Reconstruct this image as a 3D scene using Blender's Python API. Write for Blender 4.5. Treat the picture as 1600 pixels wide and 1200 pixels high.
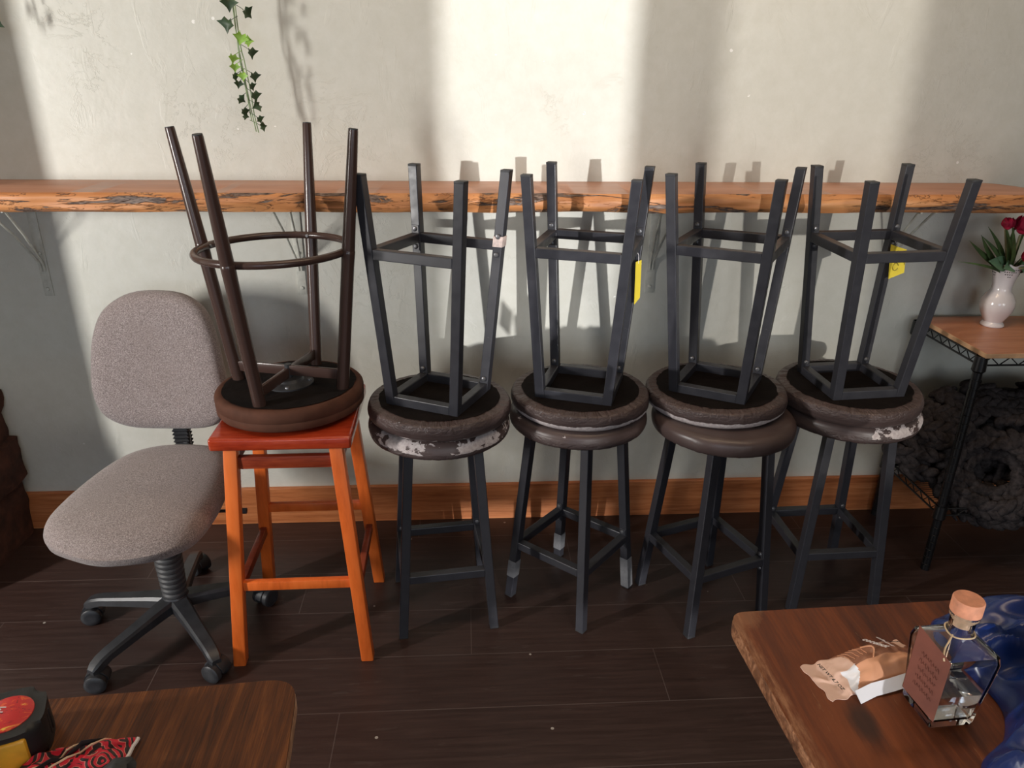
import bpy, bmesh, math, random
from mathutils import Vector, Matrix, noise
random.seed(7)
for o in list(bpy.data.objects): bpy.data.objects.remove(o, do_unlink=True)
SC = bpy.context.scene
COL = SC.collection
PI = math.pi

# ------------------------------------------------------------------ camera
cd = bpy.data.cameras.new('camera'); cam = bpy.data.objects.new('camera', cd); COL.objects.link(cam)
yaw, pitch, roll = math.radians(3.6558), math.radians(22.7257), math.radians(0.7173)
F = Vector((math.sin(yaw)*math.cos(pitch), math.cos(yaw)*math.cos(pitch), -math.sin(pitch)))
Rr = Vector((math.cos(yaw), -math.sin(yaw), 0)); Uu = Rr.cross(F)
R2 = Rr*math.cos(roll)+Uu*math.sin(roll); U2 = -Rr*math.sin(roll)+Uu*math.cos(roll)
M = Matrix((R2, U2, -F)).transposed().to_4x4(); M.translation = Vector((0, 0, 1.3525))
cam.matrix_world = M
cd.sensor_width = 36; cd.lens = 36*1175.38/1600; cd.clip_start = .02
SC.camera = cam

# ------------------------------------------------------------------ light, exposure
SC.view_settings.view_transform = 'Standard'; SC.view_settings.look = 'None'
SC.view_settings.exposure = 0.0; SC.view_settings.gamma = 1.0; SC.view_settings.use_curve_mapping = False
w = bpy.data.worlds.new('sky'); SC.world = w; w.use_nodes = True
w.node_tree.nodes['Background'].inputs[0].default_value = (.62, .78, 1, 1)
w.node_tree.nodes['Background'].inputs[1].default_value = 1.0

def sun(name, d, e, c, ang):
    l = bpy.data.lights.new(name, 'SUN'); l.energy = e; l.color = c; l.angle = math.radians(ang)
    o = bpy.data.objects.new(name, l); COL.objects.link(o)
    o.rotation_euler = Vector(d).to_track_quat('-Z', 'Y').to_euler(); o.location = (2, -8, 3)
    return o
def area(name, loc, d, sx, sy, e, c, spread=180):
    l = bpy.data.lights.new(name, 'AREA'); l.shape = 'RECTANGLE'; l.size = sx; l.size_y = sy; l.energy = e; l.color = c
    l.spread = math.radians(spread)
    o = bpy.data.objects.new(name, l); COL.objects.link(o); o.location = loc
    o.rotation_euler = Vector(d).to_track_quat('-Z', 'Y').to_euler()
    return o
sun('sunlight_through_door', (-.24, 1, -.06), 2.6, (1, .985, .97), .55)
sun('sunlight_off_glass_opposite', (-.14, 1, -.085), 1.1, (1, .94, .86), .7)
area('fill_light_front', (2.0, -5.2, 1.75), (-.15, 1, -.1), 2.6, 1.7, 74, (.92, .97, 1))  # added unseen fill light, wider than the door opening; no window modelled here
area('daylight_window_left', (-2.5, .35, 1.18), (1, .85, -.02), .13, .55, 56, (1, .97, .93))
area('fill_light_behind', (-1.1, -5.2, 1.6), (.1, 1, -.12), 2.0, 1.6, 46, (.66, .80, 1))  # added unseen bluish fill light; the wall behind it has no window
area('ceiling_lamp_light', (.5, 1.15, 2.8), (0, .3, -1), 2.0, .4, 20, (1, .74, .50))

# ------------------------------------------------------------------ node helpers
def mat(name, rough=.5, col=(.5, .5, .5), metal=0, spec=None, coat=0, sheen=0):
    m = bpy.data.materials.new(name); m.use_nodes = True
    b = m.node_tree.nodes['Principled BSDF']
    b.inputs['Base Color'].default_value = (*col, 1); b.inputs['Roughness'].default_value = rough
    b.inputs['Metallic'].default_value = metal
    if spec is not None: b.inputs['Specular IOR Level'].default_value = spec
    if coat: b.inputs['Coat Weight'].default_value = coat; b.inputs['Coat Roughness'].default_value = .15
    if sheen: b.inputs['Sheen Weight'].default_value = sheen; b.inputs['Sheen Roughness'].default_value = .5
    m['n'] = 0
    return m
class N:
    """small node-graph helper"""
    def __init__(s, m): s.m = m; s.t = m.node_tree; s.b = s.t.nodes['Principled BSDF']
    def new(s, k, **kw):
        n = s.t.nodes.new(k)
        for a, v in kw.items(): setattr(n, a, v)
        return n
    def link(s, a, b): s.t.links.new(a, b)
    def coord(s, scale=(1, 1, 1), rot=(0, 0, 0), loc=(0, 0, 0), kind='Object'):
        c = s.new('ShaderNodeTexCoord'); mp = s.new('ShaderNodeMapping')
        s.link(c.outputs[kind], mp.inputs[0]); mp.inputs['Scale'].default_value = scale
        mp.inputs['Rotation'].default_value = rot; mp.inputs['Location'].default_value = loc
        return mp.outputs[0]
    def noise(s, vec, scale, detail=4, rough=.55, dist=0):
        n = s.new('ShaderNodeTexNoise'); s.link(vec, n.inputs['Vector'])
        n.inputs['Scale'].default_value = scale; n.inputs['Detail'].default_value = detail
        n.inputs['Roughness'].default_value = rough; n.inputs['Distortion'].default_value = dist
        return n.outputs['Fac']
    def voronoi(s, vec, scale, feature='F1', out='Distance'):
        n = s.new('ShaderNodeTexVoronoi', feature=feature); s.link(vec, n.inputs['Vector']); n.inputs['Scale'].default_value = scale
        return n.outputs[out]
    def wave(s, vec, scale, dist=0, detail=2, dscale=1, bands='X'):
        n = s.new('ShaderNodeTexWave', bands_direction=bands); s.link(vec, n.inputs['Vector'])
        n.inputs['Scale'].default_value = scale; n.inputs['Distortion'].default_value = dist
        n.inputs['Detail'].default_value = detail; n.inputs['Detail Scale'].default_value = dscale
        return n.outputs['Fac']
    def ramp(s, fac, stops, interp='LINEAR'):
        n = s.new('ShaderNodeValToRGB'); s.link(fac, n.inputs[0]); r = n.color_ramp; r.interpolation = interp
        while len(r.elements) < len(stops): r.elements.new(.5)
        for e, (p, c) in zip(r.elements, stops):
            e.position = p; e.color = (*c, 1) if isinstance(c, tuple) else (c, c, c, 1)
        return n.outputs[0]
    def mix(s, fac, a, b, blend='MIX'):
        n = s.new('ShaderNodeMix', data_type='RGBA', blend_type=blend)
        for k, v in ((0, fac), (6, a), (7, b)):
            if isinstance(v, (int, float)): n.inputs[k].default_value = v
            elif isinstance(v, tuple): n.inputs[k].default_value = (*v, 1)
            else: s.link(v, n.inputs[k])
        return n.outputs[2]
    def math(s, op, a, b=0.5, c=None):
        n = s.new('ShaderNodeMath', operation=op)
        for k, v in enumerate((a, b) if c is None else (a, b, c)):
            if isinstance(v, (int, float)): n.inputs[k].default_value = v
            else: s.link(v, n.inputs[k])
        return n.outputs[0]
    def sep(s, vec):
        n = s.new('ShaderNodeSeparateXYZ'); s.link(vec, n.inputs[0]); return n.outputs
    def base(s, c): s.link(c, s.b.inputs['Base Color'])
    def rough(s, c): s.link(c, s.b.inputs['Roughness'])
    def bump(s, h, strength=.3, dist=.01):
        n = s.new('ShaderNodeBump'); s.link(h, n.inputs['Height']); n.inputs['Strength'].default_value = strength
        n.inputs['Distance'].default_value = dist; s.link(n.outputs[0], s.b.inputs['Normal']); return n

# ------------------------------------------------------------------ materials
def m_wall():
    m = mat('painted_plaster', .5); n = N(m); v = n.coord()
    big = n.noise(v, 1.3, 3); c = n.ramp(big, [(.3, (.575, .57, .505)), (.7, (.615, .605, .54))])
    f = n.noise(v, 26, 6, .7)
    c = n.mix(.12, c, n.ramp(f, [(.3, .3), (.7, .8)]), 'OVERLAY')
    chips = n.voronoi(n.coord((1, 1, 1)), 9); chips2 = n.noise(v, 60, 2)
    ck = n.math('MULTIPLY', n.math('LESS_THAN', chips, .040), n.math('GREATER_THAN', chips2, .54))
    c = n.mix(ck, c, (.85, .84, .8)); n.base(c)
    n.rough(n.ramp(big, [(.3, .42), (.7, .6)]))
    h1 = n.noise(v, 5, 4, .55, .4)
    patch = n.ramp(n.noise(v, 2.6, 3), [(.50, 0.), (.62, 1.)])
    ridge = n.math('MULTIPLY', patch, n.ramp(n.noise(v, 4.5, 7, .72, .9), [(.488, 0.), (.5, 1.), (.512, 0.)]))
    pits = n.math('MULTIPLY', patch, n.ramp(n.voronoi(v, 38), [(.04, 1.), (.12, 0.)]))
    h = n.math('ADD', n.math('MULTIPLY', h1, .9), n.math('MULTIPLY', ridge, .13)); h = n.math('ADD', h, n.math('MULTIPLY', f, .12))
    h = n.math('ADD', h, n.math('MULTIPLY', n.ramp(n.noise(n.coord((1, 1, .45)), 13, 5, .6, 1.2), [(.60, 0.), (.66, 1.)]), .07))
    h = n.math('SUBTRACT', h, n.math('MULTIPLY', pits, .09))
    n.bump(h, .45, .010)
    return m
def m_plain(name, col, rough=.6, metal=0, bump=0, scale=60, var=.15, spec=None, coat=0, sheen=0):
    m = mat(name, rough, col, metal, spec, coat, sheen); n = N(m); v = n.coord()
    f = n.noise(v, scale, 4)
    n.base(n.ramp(f, [(.25, tuple(x*(1-var) for x in col)), (.75, tuple(min(1, x*(1+var)) for x in col))]))
    if bump: n.bump(f, bump, .004)
    return m
def m_floor():
    m = mat('dark_plank_floor', .4, spec=.4); n = N(m)
    c = n.new('ShaderNodeTexCoord'); sx = n.sep(c.outputs['Object'])
    # planks run along x, rows .166 m wide, each row shifted
    row = n.math('FLOOR', n.math('DIVIDE', n.math('SUBTRACT', sx[1], 1.477), .172))
    offs = n.math('FRACT', n.math('MULTIPLY', row, .377))
    xs = n.math('ADD', n.math('DIVIDE', sx[0], 1.22), offs); colm = n.math('FLOOR', xs)
    fy = n.math('FRACT', n.math('DIVIDE', n.math('SUBTRACT', sx[1], 1.477), .172)); fx = n.math('FRACT', xs)
    seam = n.math('MAXIMUM', n.math('LESS_THAN', fy, .013), n.math('LESS_THAN', fx, .0018))
    comb = n.new('ShaderNodeCombineXYZ'); n.link(row, comb.inputs[0]); n.link(colm, comb.inputs[1])
    wn = n.new('ShaderNodeTexWhiteNoise', noise_dimensions='2D'); n.link(comb.outputs[0], wn.inputs['Vector'])
    g = n.noise(n.coord((2.5, 38, 1)), 2.2, 6, .62, .4)
    base = n.ramp(g, [(.25, (.025, .013, .0105)), (.5, (.040, .0215, .018)), (.8, (.062, .034, .028))])
    base = n.mix(n.math('MULTIPLY', wn.outputs[0], .35), base, (.050, .029, .024))
    dust = n.math('GREATER_THAN', n.noise(n.coord(), 75, 1), .79)
    crumbs = n.math('LESS_THAN', n.voronoi(n.coord(), 7.5), .028)
    sc = n.ramp(n.noise(n.coord((1.2, 9, 1)), 5, 4, .7), [(.62, 0.), (.66, 1.)])
    seamvis = n.math('MULTIPLY', seam, n.noise(n.coord(), 3.5, 2))
    col = n.mix(n.math('MULTIPLY', seamvis, .4), base, (.30, .24, .22))
    col = n.mix(n.math('MULTIPLY', sc, .05), col, (.3, .26, .24))
    col = n.mix(n.math('MULTIPLY', crumbs, .7), col, (.5, .45, .4)); n.base(col)
    n.rough(n.ramp(g, [(.2, .30), (.8, .46)]))
    n.bump(n.math('ADD', n.math('MULTIPLY', g, .5), n.math('MULTIPLY', seam, -1.0)), .25, .003)
    return m
def m_wood(name, cols, scale=(1, 12, 12), rough=.4, dist=1.2, sc=3, bump=.15, scuff=0, coat=0, knot=None, stain=0, loc=(0, 0, 0), spec=.5, wornedge=False):
    m = mat(name, rough, coat=coat, spec=spec); n = N(m); v = n.coord(scale, loc=loc)
    g = n.noise(v, sc, 7, .62, dist); g2 = n.noise(n.coord(tuple(x*4 for x in scale), loc=loc), sc*2, 4, .6)
    c = n.ramp(n.math('ADD', n.math('MULTIPLY', g, .7), n.math('MULTIPLY', g2, .3)), [(.36, cols[0]), (.5, cols[1]), (.64, cols[2])])
    if stain:
        c = n.mix(n.math('MULTIPLY', n.ramp(n.noise(n.coord(), 7, 3, .5), [(.45, 0.), (.7, 1.)]), stain), c, cols[0])
    if knot:
        kx, ky, kr = knot
        pos = n.coord((1, .55, 0), loc=(-kx, -ky*.55, 0)); d = n.new('ShaderNodeVectorMath', operation='LENGTH'); n.link(pos, d.inputs[0])
        dd = n.math('ADD', d.outputs['Value'], n.math('MULTIPLY', n.noise(n.coord(), 30, 3), .008))
        rings = n.wave(n.coord((1, .55, 0), loc=(-kx, -ky*.55, 0)), 1, 0)
        c = n.mix(n.ramp(dd, [(kr*.6, .85), (kr*1.1, 0.)]), c, (.03, .012, .008))
        c = n.mix(n.ramp(dd, [(kr*1.0, 0.), (kr*1.4, .5), (kr*3.5, 0.)]), c, cols[2])
    if scuff:
        s = n.ramp(n.noise(n.coord((14, 1.5, 1), (0, 0, .25)), 5, 6, .8), [(.64, 0.), (.70, 1.)])
        c = n.mix(n.math('MULTIPLY', s, scuff), c, (.42, .22, .10))
    if wornedge:
        q = n.sep(n.coord()); de = n.math('SUBTRACT', q[0], n.math('ADD', -.373, n.math('MULTIPLY', n.math('SUBTRACT', .337, q[1]), .0545)))
        dn = n.math('ADD', de, n.math('MULTIPLY', n.noise(n.coord((3, 1, 1)), 28, 5, .7), -.016))
        c = n.mix(n.math('MULTIPLY', n.ramp(dn, [(.0, .8), (.006, 0.)]), n.ramp(n.noise(n.coord((12, 2, 1)), 9, 5, .75), [(.42, .1), (.6, 1.)])), c, (.34, .155, .075))
        dy = n.math('SUBTRACT', .345, q[1]); cn = n.math('ADD', n.math('ADD', de, dy), n.math('MULTIPLY', n.noise(n.coord((1, .5, 1)), 40, 6, .8), -.085))
        c = n.mix(n.ramp(cn, [(-.0, .35), (.02, 0.)]), c, (.36, .18, .09))
    n.base(c); n.rough(n.ramp(g2, [(.3, rough*.85), (.7, min(1, rough*1.2))]))
    if bump: n.bump(g2, bump, .002)
    return m
def m_bark():
    m = mat('live_edge_wood', .5); n = N(m); v = n.coord((1.0, 3, 9))
    g = n.noise(v, 3.0, 6, .6, .8)
    c = n.ramp(g, [(.25, (.38, .135, .042)), (.5, (.56, .235, .085)), (.75, (.68, .34, .145))])
    big = n.noise(n.coord((.9, 2, 5), loc=(5, 0, 0)), 1.6, 2)
    cr = n.noise(n.coord((1.5, 3, 11), loc=(3.3, 0, 0)), 2.0, 7, .66, 1.2)
    crack = n.ramp(n.math('ADD', cr, n.math('MULTIPLY', n.math('SUBTRACT', big, .5), .35)), [(.555, 0.), (.575, 1.)])
    cr2 = n.noise(n.coord((1.8, 3, 13), loc=(9, 2, 1)), 2.0, 6, .65, 1.8)
    line = n.math('MULTIPLY', n.ramp(cr2, [(.489, 0.), (.5, 1.), (.511, 0.)]), n.ramp(big, [(.42, 0.), (.55, 1.)]))
    bark = n.ramp(n.noise(n.coord((6, 10, 30)), 12, 4), [(.35, (.045, .025, .02)), (.65, (.24, .165, .125))])
    c = n.mix(n.math('MULTIPLY', line, .85), c, (.08, .03, .015)); c = n.mix(crack, c, bark)
    n.base(c)
    n.bump(n.math('SUBTRACT', n.math('MULTIPLY', g, .4), n.math('ADD', crack, n.math('MULTIPLY', line, .5))), .7, .006)
    return m
def m_vinyl(name, peel=None, seed=0, h=.528, t=.045, thr=.52, zlo=.45, zhi=1.1):
    """brown leatherette; peel=(dx,dy,mincos) marks the side whose surface flaked off to a white backing"""
    m = mat(name, .36, (.045, .03, .028)); n = N(m); v = n.coord(loc=(seed, 0, 0))
    f = n.noise(v, 140, 3); g = n.noise(v, 9, 4)
    q0 = n.sep(n.coord()); l0 = n.math('SQRT', n.math('ADD', n.math('MULTIPLY', q0[0], q0[0]), n.math('MULTIPLY', q0[1], q0[1])))
    cv = n.new('ShaderNodeCombineXYZ'); n.link(n.math('DIVIDE', q0[0], l0), cv.inputs[0]); n.link(n.math('DIVIDE', q0[1], l0), cv.inputs[1]); n.link(n.math('MULTIPLY', q0[2], 12), cv.inputs[2])
    cre = n.math('MULTIPLY', n.noise(cv.outputs[0], 9, 4, .6, .6), n.ramp(n.math('DIVIDE', n.math('SUBTRACT', q0[2], h), t), [(.15, 1.), (.6, 0.)]))
    c = n.ramp(g, [(.3, (.060, .040, .038)), (.7, (.098, .068, .063))])
    if peel:
        s = n.sep(n.coord()); 
        ln = n.math('SQRT', n.math('ADD', n.math('MULTIPLY', s[0], s[0]), n.math('MULTIPLY', s[1], s[1])))
        co = n.math('DIVIDE', n.math('ADD', n.math('MULTIPLY', s[0], peel[0]), n.math('MULTIPLY', s[1], peel[1])), ln)
        a = n.math('GREATER_THAN', n.math('ADD', co, n.math('MULTIPLY', n.math('SUBTRACT', n.noise(n.coord(loc=(seed, 1, 1)), 16, 3), .5), .5)), peel[2])
        zz = n.math('DIVIDE', n.math('SUBTRACT', s[2], h), t)
        pn = n.math('ADD', n.noise(n.coord((1, 1, 1.6), loc=(seed, seed, 0)), 26, 5, .65), n.math('MULTIPLY', n.math('SUBTRACT', n.noise(n.coord(loc=(seed, 3, 0)), 9, 1), .5), .35))
        b = n.math('GREATER_THAN', pn, thr)
        zm = n.math('MULTIPLY', n.math('GREATER_THAN', zz, n.math('ADD', zlo-.18, n.math('MULTIPLY', n.noise(n.coord(loc=(seed, 8, 0)), 22, 4, .7), .36))), n.math('LESS_THAN', zz, zhi))
        k = n.math('MULTIPLY', n.math('MULTIPLY', a, b), zm)
        c = n.mix(k, c, n.ramp(f, [(.3, (.45, .38, .38)), (.7, (.66, .60, .58))]))
        n.rough(n.math('ADD', n.math('MULTIPLY', k, .45), .4))
        n.base(c); n.bump(n.math('ADD', n.math('ADD', n.math('MULTIPLY', f, .15), n.math('MULTIPLY', cre, 4.5)), n.math('MULTIPLY', k, -.6)), .6, .003)
    else:
        n.base(c); n.bump(f, .12, .002)
    return m
def m_fabric():
    m = mat('grey_woven_upholstery', .95, sheen=.25); n = N(m)
    f = n.noise(n.coord(), 520, 3, .75); f2 = n.noise(n.coord(), 330, 2, .6); g = n.noise(n.coord(), 5, 3)
    wv = n.math('ADD', n.math('MULTIPLY', f, .6), n.math('MULTIPLY', f2, .4))
    c = n.ramp(wv, [(.36, (.085, .066, .064)), (.5, (.24, .198, .192)), (.64, (.46, .40, .39))])
    c = n.mix(n.math('MULTIPLY', n.ramp(g, [(.42, 0.), (.72, 1.)]), .35), c, (.21, .165, .15)); n.base(c)
    n.bump(wv, .5, .002); return m
def m_metal(name, col, rough=.35, wear=0):
    m = mat(name, rough, col, spec=.5); n = N(m); f = n.noise(n.coord(), 45, 5, .6)
    c = n.ramp(f, [(.3, tuple(x*.93 for x in col)), (.7, tuple(x*1.07 for x in col))])
    if wear: c = n.mix(n.math('MULTIPLY', n.math('GREATER_THAN', n.noise(n.coord(), 130, 3, .7), .73), wear), c, (.25, .24, .25))
    n.base(c); n.rough(n.ramp(f, [(.3, rough*.85), (.7, rough*1.2)])); return m
def m_pouch():
    m = mat('red_black_swirl_cloth', .6); n = N(m)
    v = n.voronoi(n.coord((1, 1, 1)), 34); s = n.math('FRACT', n.math('MULTIPLY', n.math('ADD', v, n.math('MULTIPLY', n.noise(n.coord(), 25, 2), .35)), 5.5))
    c = n.ramp(s, [(.0, (.62, .006, .03)), (.40, (.66, .01, .04)), (.43, (.02, .006, .008)), (.86, (.02, .006, .008)), (.9, (.7, .22, .18))], 'CONSTANT')
    n.base(c); n.bump(n.noise(n.coord(), 40, 3), .4, .004); return m
def m_label():
    m = mat('red_gold_label', .35); n = N(m); s = n.noise(n.coord((1, 2.2, 1), (0, 0, .6)), 42, 4, .6, 1.5)
    n.base(n.ramp(s, [(.0, (.10, .01, .02)), (.38, (.55, .02, .02)), (.56, (.70, .10, .02)), (.66, (.8, .5, .08))], 'CONSTANT')); return m
def m_glass(name, col=(1, 1, 1), rough=.0, ior=1.48):
    m = mat(name, rough, col); b = m.node_tree.nodes['Principled BSDF']
    b.inputs['Transmission Weight'].default_value = 1; b.inputs['IOR'].default_value = ior; return m

WALL = m_wall()
CEIL = m_plain('white_ceiling_paint', (.55, .52, .47), .8)
WALL2 = m_plain('olive_brown_paint', (.22, .19, .15), .7)
FLOOR = m_floor()
BASEB = m_wood('fir_baseboard_wood', [(.30, .085, .025), (.47, .155, .05), (.58, .23, .09)], (.9, 4, 22), .45, .6, 3)
COUNTER = m_wood('varnished_counter_wood', [(.38, .175, .105), (.46, .225, .14), (.52, .27, .17)], (1, 6, 6), .38, 1, 2, .05)
BARK = m_bark()
STEELP = m_plain('painted_steel_bracket', (.56, .56, .50), .4, 0)
ORANGE = m_wood('orange_stained_wood', [(.60, .105, .014), (.80, .158, .024), (.86, .195, .034)], (6, 6, 1), .38, .4, 2, .05, coat=.15, stain=.3)
CHERRY = m_wood('cherry_stained_wood', [(.20, .018, .006), (.36, .035, .010), (.46, .06, .018)], (1.2, 8, 8), .22, .8, 3, .04, coat=.5)
DARKOR = m_wood('cherry_stained_rail', [(.16, .020, .008), (.28, .042, .013), (.38, .07, .022)], (1.2, 8, 8), .35, .8, 3, .04)
STEEL = m_metal('dark_grey_powder_coat', (.031, .031, .038), .38, .25)
CAP = m_metal('black_foot_plug', (.03, .03, .033), .55, .5)
TAPE = m_plain('silver_duct_tape', (.25, .25, .26), .45, .2, .2, 90)
TAPEW = m_plain('torn_paper_tape', (.60, .48, .44), .7, 0, .3, 90, .3)
BOLT = m_plain('zinc_bolt', (.20, .20, .21), .35, .7)
BROWNM = m_plain('bronze_brown_tube', (.058, .032, .026), .26, 0, 0, 10, .03)
SUEDE = m_plain('brown_suede', (.088, .036, .022), .8, 0, .25, 18, .3, spec=.2)
COVER = m_plain('black_dust_cover', (.008, .0055, .005), .85, 0, .8, 28, .4, spec=.12)
FABRIC = m_fabric()
PLASTIC = m_plain('black_scuffed_plastic', (.028, .029, .033), .42, 0, .1, 30, .45)
BELLOWS = m_plain('grey_rubber_bellows', (.045, .045, .047), .55, 0, .1, 30, .3)
TABLEL = m_wood('dark_oak_tabletop', [(.032, .0085, .002), (.094, .027, .0055), (.19, .060, .013)], (26, 1.3, 6), .5, .7, 2.6, .3, scuff=.35, spec=.25)
TABLER = m_wood('reddish_brown_tabletop', [(.060, .014, .0055), (.125, .030, .0085), (.21, .054, .014)], (11, 1.1, 6), .42, 1.2, 1.8, .2, scuff=.5, spec=.3, knot=(-.28, .147, .022), wornedge=True)
EDGEW = m_wood('worn_bare_wood_edge', [(.22, .10, .05), (.50, .28, .17), (.66, .44, .30)], (14, 5, 5), .6, 1, 3, .3)
EDGEW2 = m_wood('worn_dark_table_edge', [(.055, .020, .009), (.19, .075, .032), (.46, .22, .11)], (9, 9, 9), .6, 1, 3, .3)
WIRE = m_plain('black_coated_wire', (.006, .006, .007), .3)
SHELFB = m_wood('red_oak_shelf_board', [(.40, .145, .07), (.52, .205, .10), (.62, .28, .15)], (1.2, 9, 6), .35, 1, 2.2, .08)
SHELFE = m_plain('pale_board_edge', (.58, .34, .18), .6, 0, .1, 40)
YARN = m_plain('charcoal_chunky_wool', (.042, .035, .035), .97, 0, .8, 90, .55, spec=.1)
CERAMIC = m_plain('white_glazed_ceramic', (.80, .74, .73), .18, 0, 0, 30, .03, coat=.5)
GLASS = m_glass('clear_glass'); GLASSG = m_glass('smoked_clear_glass', (.85, .92, .86))
LIQUID = m_glass('clear_liquid', (1, 1, 1), 0, 1.33)
PETAL = m_plain('crimson_silk_petal', (.55, .012, .06), .7, 0, .2, 70, .4)
LEAF = m_plain('green_silk_leaf', (.07, .12, .035), .55, 0, .1, 30, .5)
LEAFS = m_plain('sage_green_leaf', (.13, .24, .13), .6, 0, .1, 30, .3)
STEM = m_plain('pale_stem', (.35, .32, .17), .6)
IVYD = m_plain('dark_ivy_leaf', (.030, .060, .022), .5, 0, .1, 50, .4)
IVYL = m_plain('lime_ivy_leaf', (.25, .45, .06), .5, 0, .1, 50, .3)
IVYP = m_plain('pale_ivy_vine', (.28, .36, .20), .6)
STONE = m_plain('rough_red_brown_stone', (.055, .018, .010), .9, 0, 1.0, 22, .75)
YELLOW = m_plain('yellow_tag_card', (.85, .66, .05), .7, 0, 0, 30, .05)
INK = m_plain('marker_ink', (.03, .025, .02), .6)
CORK = m_plain('cork_stopper_top', (.62, .26, .15), .75, 0, .2, 90, .2)
CORKL = m_plain('pale_cork_plug', (.74, .50, .33), .7, 0, .2, 90, .2)
KRAFT = m_plain('brown_card_tag', (.12, .033, .018), .9, 0, .1, 25, .3)
TWINE = m_plain('jute_twine', (.60, .45, .28), .9)
SATIN = mat('royal_blue_satin', .27, (.005, .020, .115)); N(SATIN).bump(N(SATIN).noise(N(SATIN).coord(), 300, 2), .05, .001)
BAGP = m_plain('peach_printed_film', (.72, .47, .37), .35, 0, .1, 20, .08)
BAGB = m_plain('brown_printed_film', (.27, .105, .055), .35, 0, .1, 20, .1)
BAGW = m_plain('white_film', (.78, .78, .82), .25, 0, .1, 20, .05)
BAGO = m_plain('orange_tan_film', (.62, .30, .17), .4, 0, .1, 20, .1)
RUBBER = m_plain('black_rubber_grip', (.010, .010, .011), .55, 0, .2, 40)
YPLAST = m_plain('amber_yellow_plastic', (.75, .38, .03), .35)
POUCH = m_pouch(); LABEL = m_label()
WHITE = m_plain('white_piping', (.75, .70, .70), .5)

# ------------------------------------------------------------------ mesh helpers
def tagp(o, label=None, cat=None, group=None, kind=None):
    if label: o['label'] = label
    if cat: o['category'] = cat
    if group: o['group'] = group
    if kind: o['kind'] = kind
    return o
def finish(name, bm, m, smooth=True, angle=35):
    me = bpy.data.meshes.new(name); bmesh.ops.recalc_face_normals(bm, faces=bm.faces[:])
    if smooth:
        for f in bm.faces: f.smooth = True
        ca = math.cos(math.radians(angle))
        for e in bm.edges:
            if len(e.link_faces) == 2 and e.link_faces[0].normal.dot(e.link_faces[1].normal) < ca: e.smooth = False
    bm.to_mesh(me); bm.free()
    for mm in (m if isinstance(m, (list, tuple)) else [m]): me.materials.append(mm)
    return me
def link(name, me, parent=None, M=None):
    o = bpy.data.objects.new(name, me); COL.objects.link(o)
    if parent: o.parent = parent
    if M is not None:
        if parent: o.matrix_local = M
        else: o.matrix_world = M
    return o
def obj(name, bm, m, parent=None, smooth=True, M=None, angle=35): return link(name, finish(name, bm, m, smooth, angle), parent, M)
def empty(name, loc, label, cat, group=None, M=None):
    o = bpy.data.objects.new(name, None); COL.objects.link(o); o.empty_display_size = .05
    if M is not None: o.matrix_world = M
    else: o.location = loc
    return tagp(o, label, cat, group)
def B(): return bmesh.new()
def bevel(bm, w, seg=2):
    bmesh.ops.bevel(bm, geom=bm.edges[:], offset=w, segments=seg, affect='EDGES', profile=.5, clamp_overlap=True)
def box(bm, x0, x1, y0, y1, z0, z1, bev=0):
    t = B()
    v = [t.verts.new((x, y, z)) for z in (z0, z1) for x, y in ((x0, y0), (x1, y0), (x1, y1), (x0, y1))]
    for f in ((3, 2, 1, 0), (4, 5, 6, 7), (0, 1, 5, 4), (1, 2, 6, 5), (2, 3, 7, 6), (3, 0, 4, 7)): t.faces.new([v[i] for i in f])
    if bev: bevel(t, bev)
    merge(bm, t); return bm
def merge(bm, t, M=None):
    me = bpy.data.meshes.new('tmp'); t.to_mesh(me); t.free()
    if M is not None: me.transform(M)
    bm.from_mesh(me); bpy.data.meshes.remove(me)
def hexa(bm, q0, q1, bev=0):
    t = B(); v = [t.verts.new(p) for p in q0]+[t.verts.new(p) for p in q1]
    for f in ((3, 2, 1, 0), (4, 5, 6, 7), (0, 1, 5, 4), (1, 2, 6, 5), (2, 3, 7, 6), (3, 0, 4, 7)): t.faces.new([v[i] for i in f])
    if bev: bevel(t, bev)
    merge(bm, t); return bm
def sqleg(bm, p0, p1, w, d=None, bev=.0025):
    d = d or w
    q = lambda p: [(p[0]+a*w/2, p[1]+b*d/2, p[2]) for a, b in ((-1, -1), (1, -1), (1, 1), (-1, 1))]
    return hexa(bm, q(p0), q(p1), bev)
def beam(bm, a, b, w, h, up=(0, 0, 1), bev=.002):
    a, b = Vector(a), Vector(b); d = (b-a).normalized(); s = d.cross(Vector(up)).normalized(); u = s.cross(d)
    q = lambda p: [p+s*i*w/2+u*j*h/2 for i, j in ((-1, -1), (1, -1), (1, 1), (-1, 1))]
    return hexa(bm, q(a), q(b), bev)
def frames(pts):
    pts = [Vector(p) for p in pts]; T = []
    for i in range(len(pts)):
        T.append((pts[min(i+1, len(pts)-1)]-pts[max(i-1, 0)]).normalized())
    u = T[0].orthogonal().normalized(); out = []
    for t in T:
        u = (u-t*u.dot(t)); u = u.normalized() if u.length > 1e-6 else t.orthogonal().normalized()
        out.append((u, t.cross(u)))
    return pts, T, out
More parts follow.
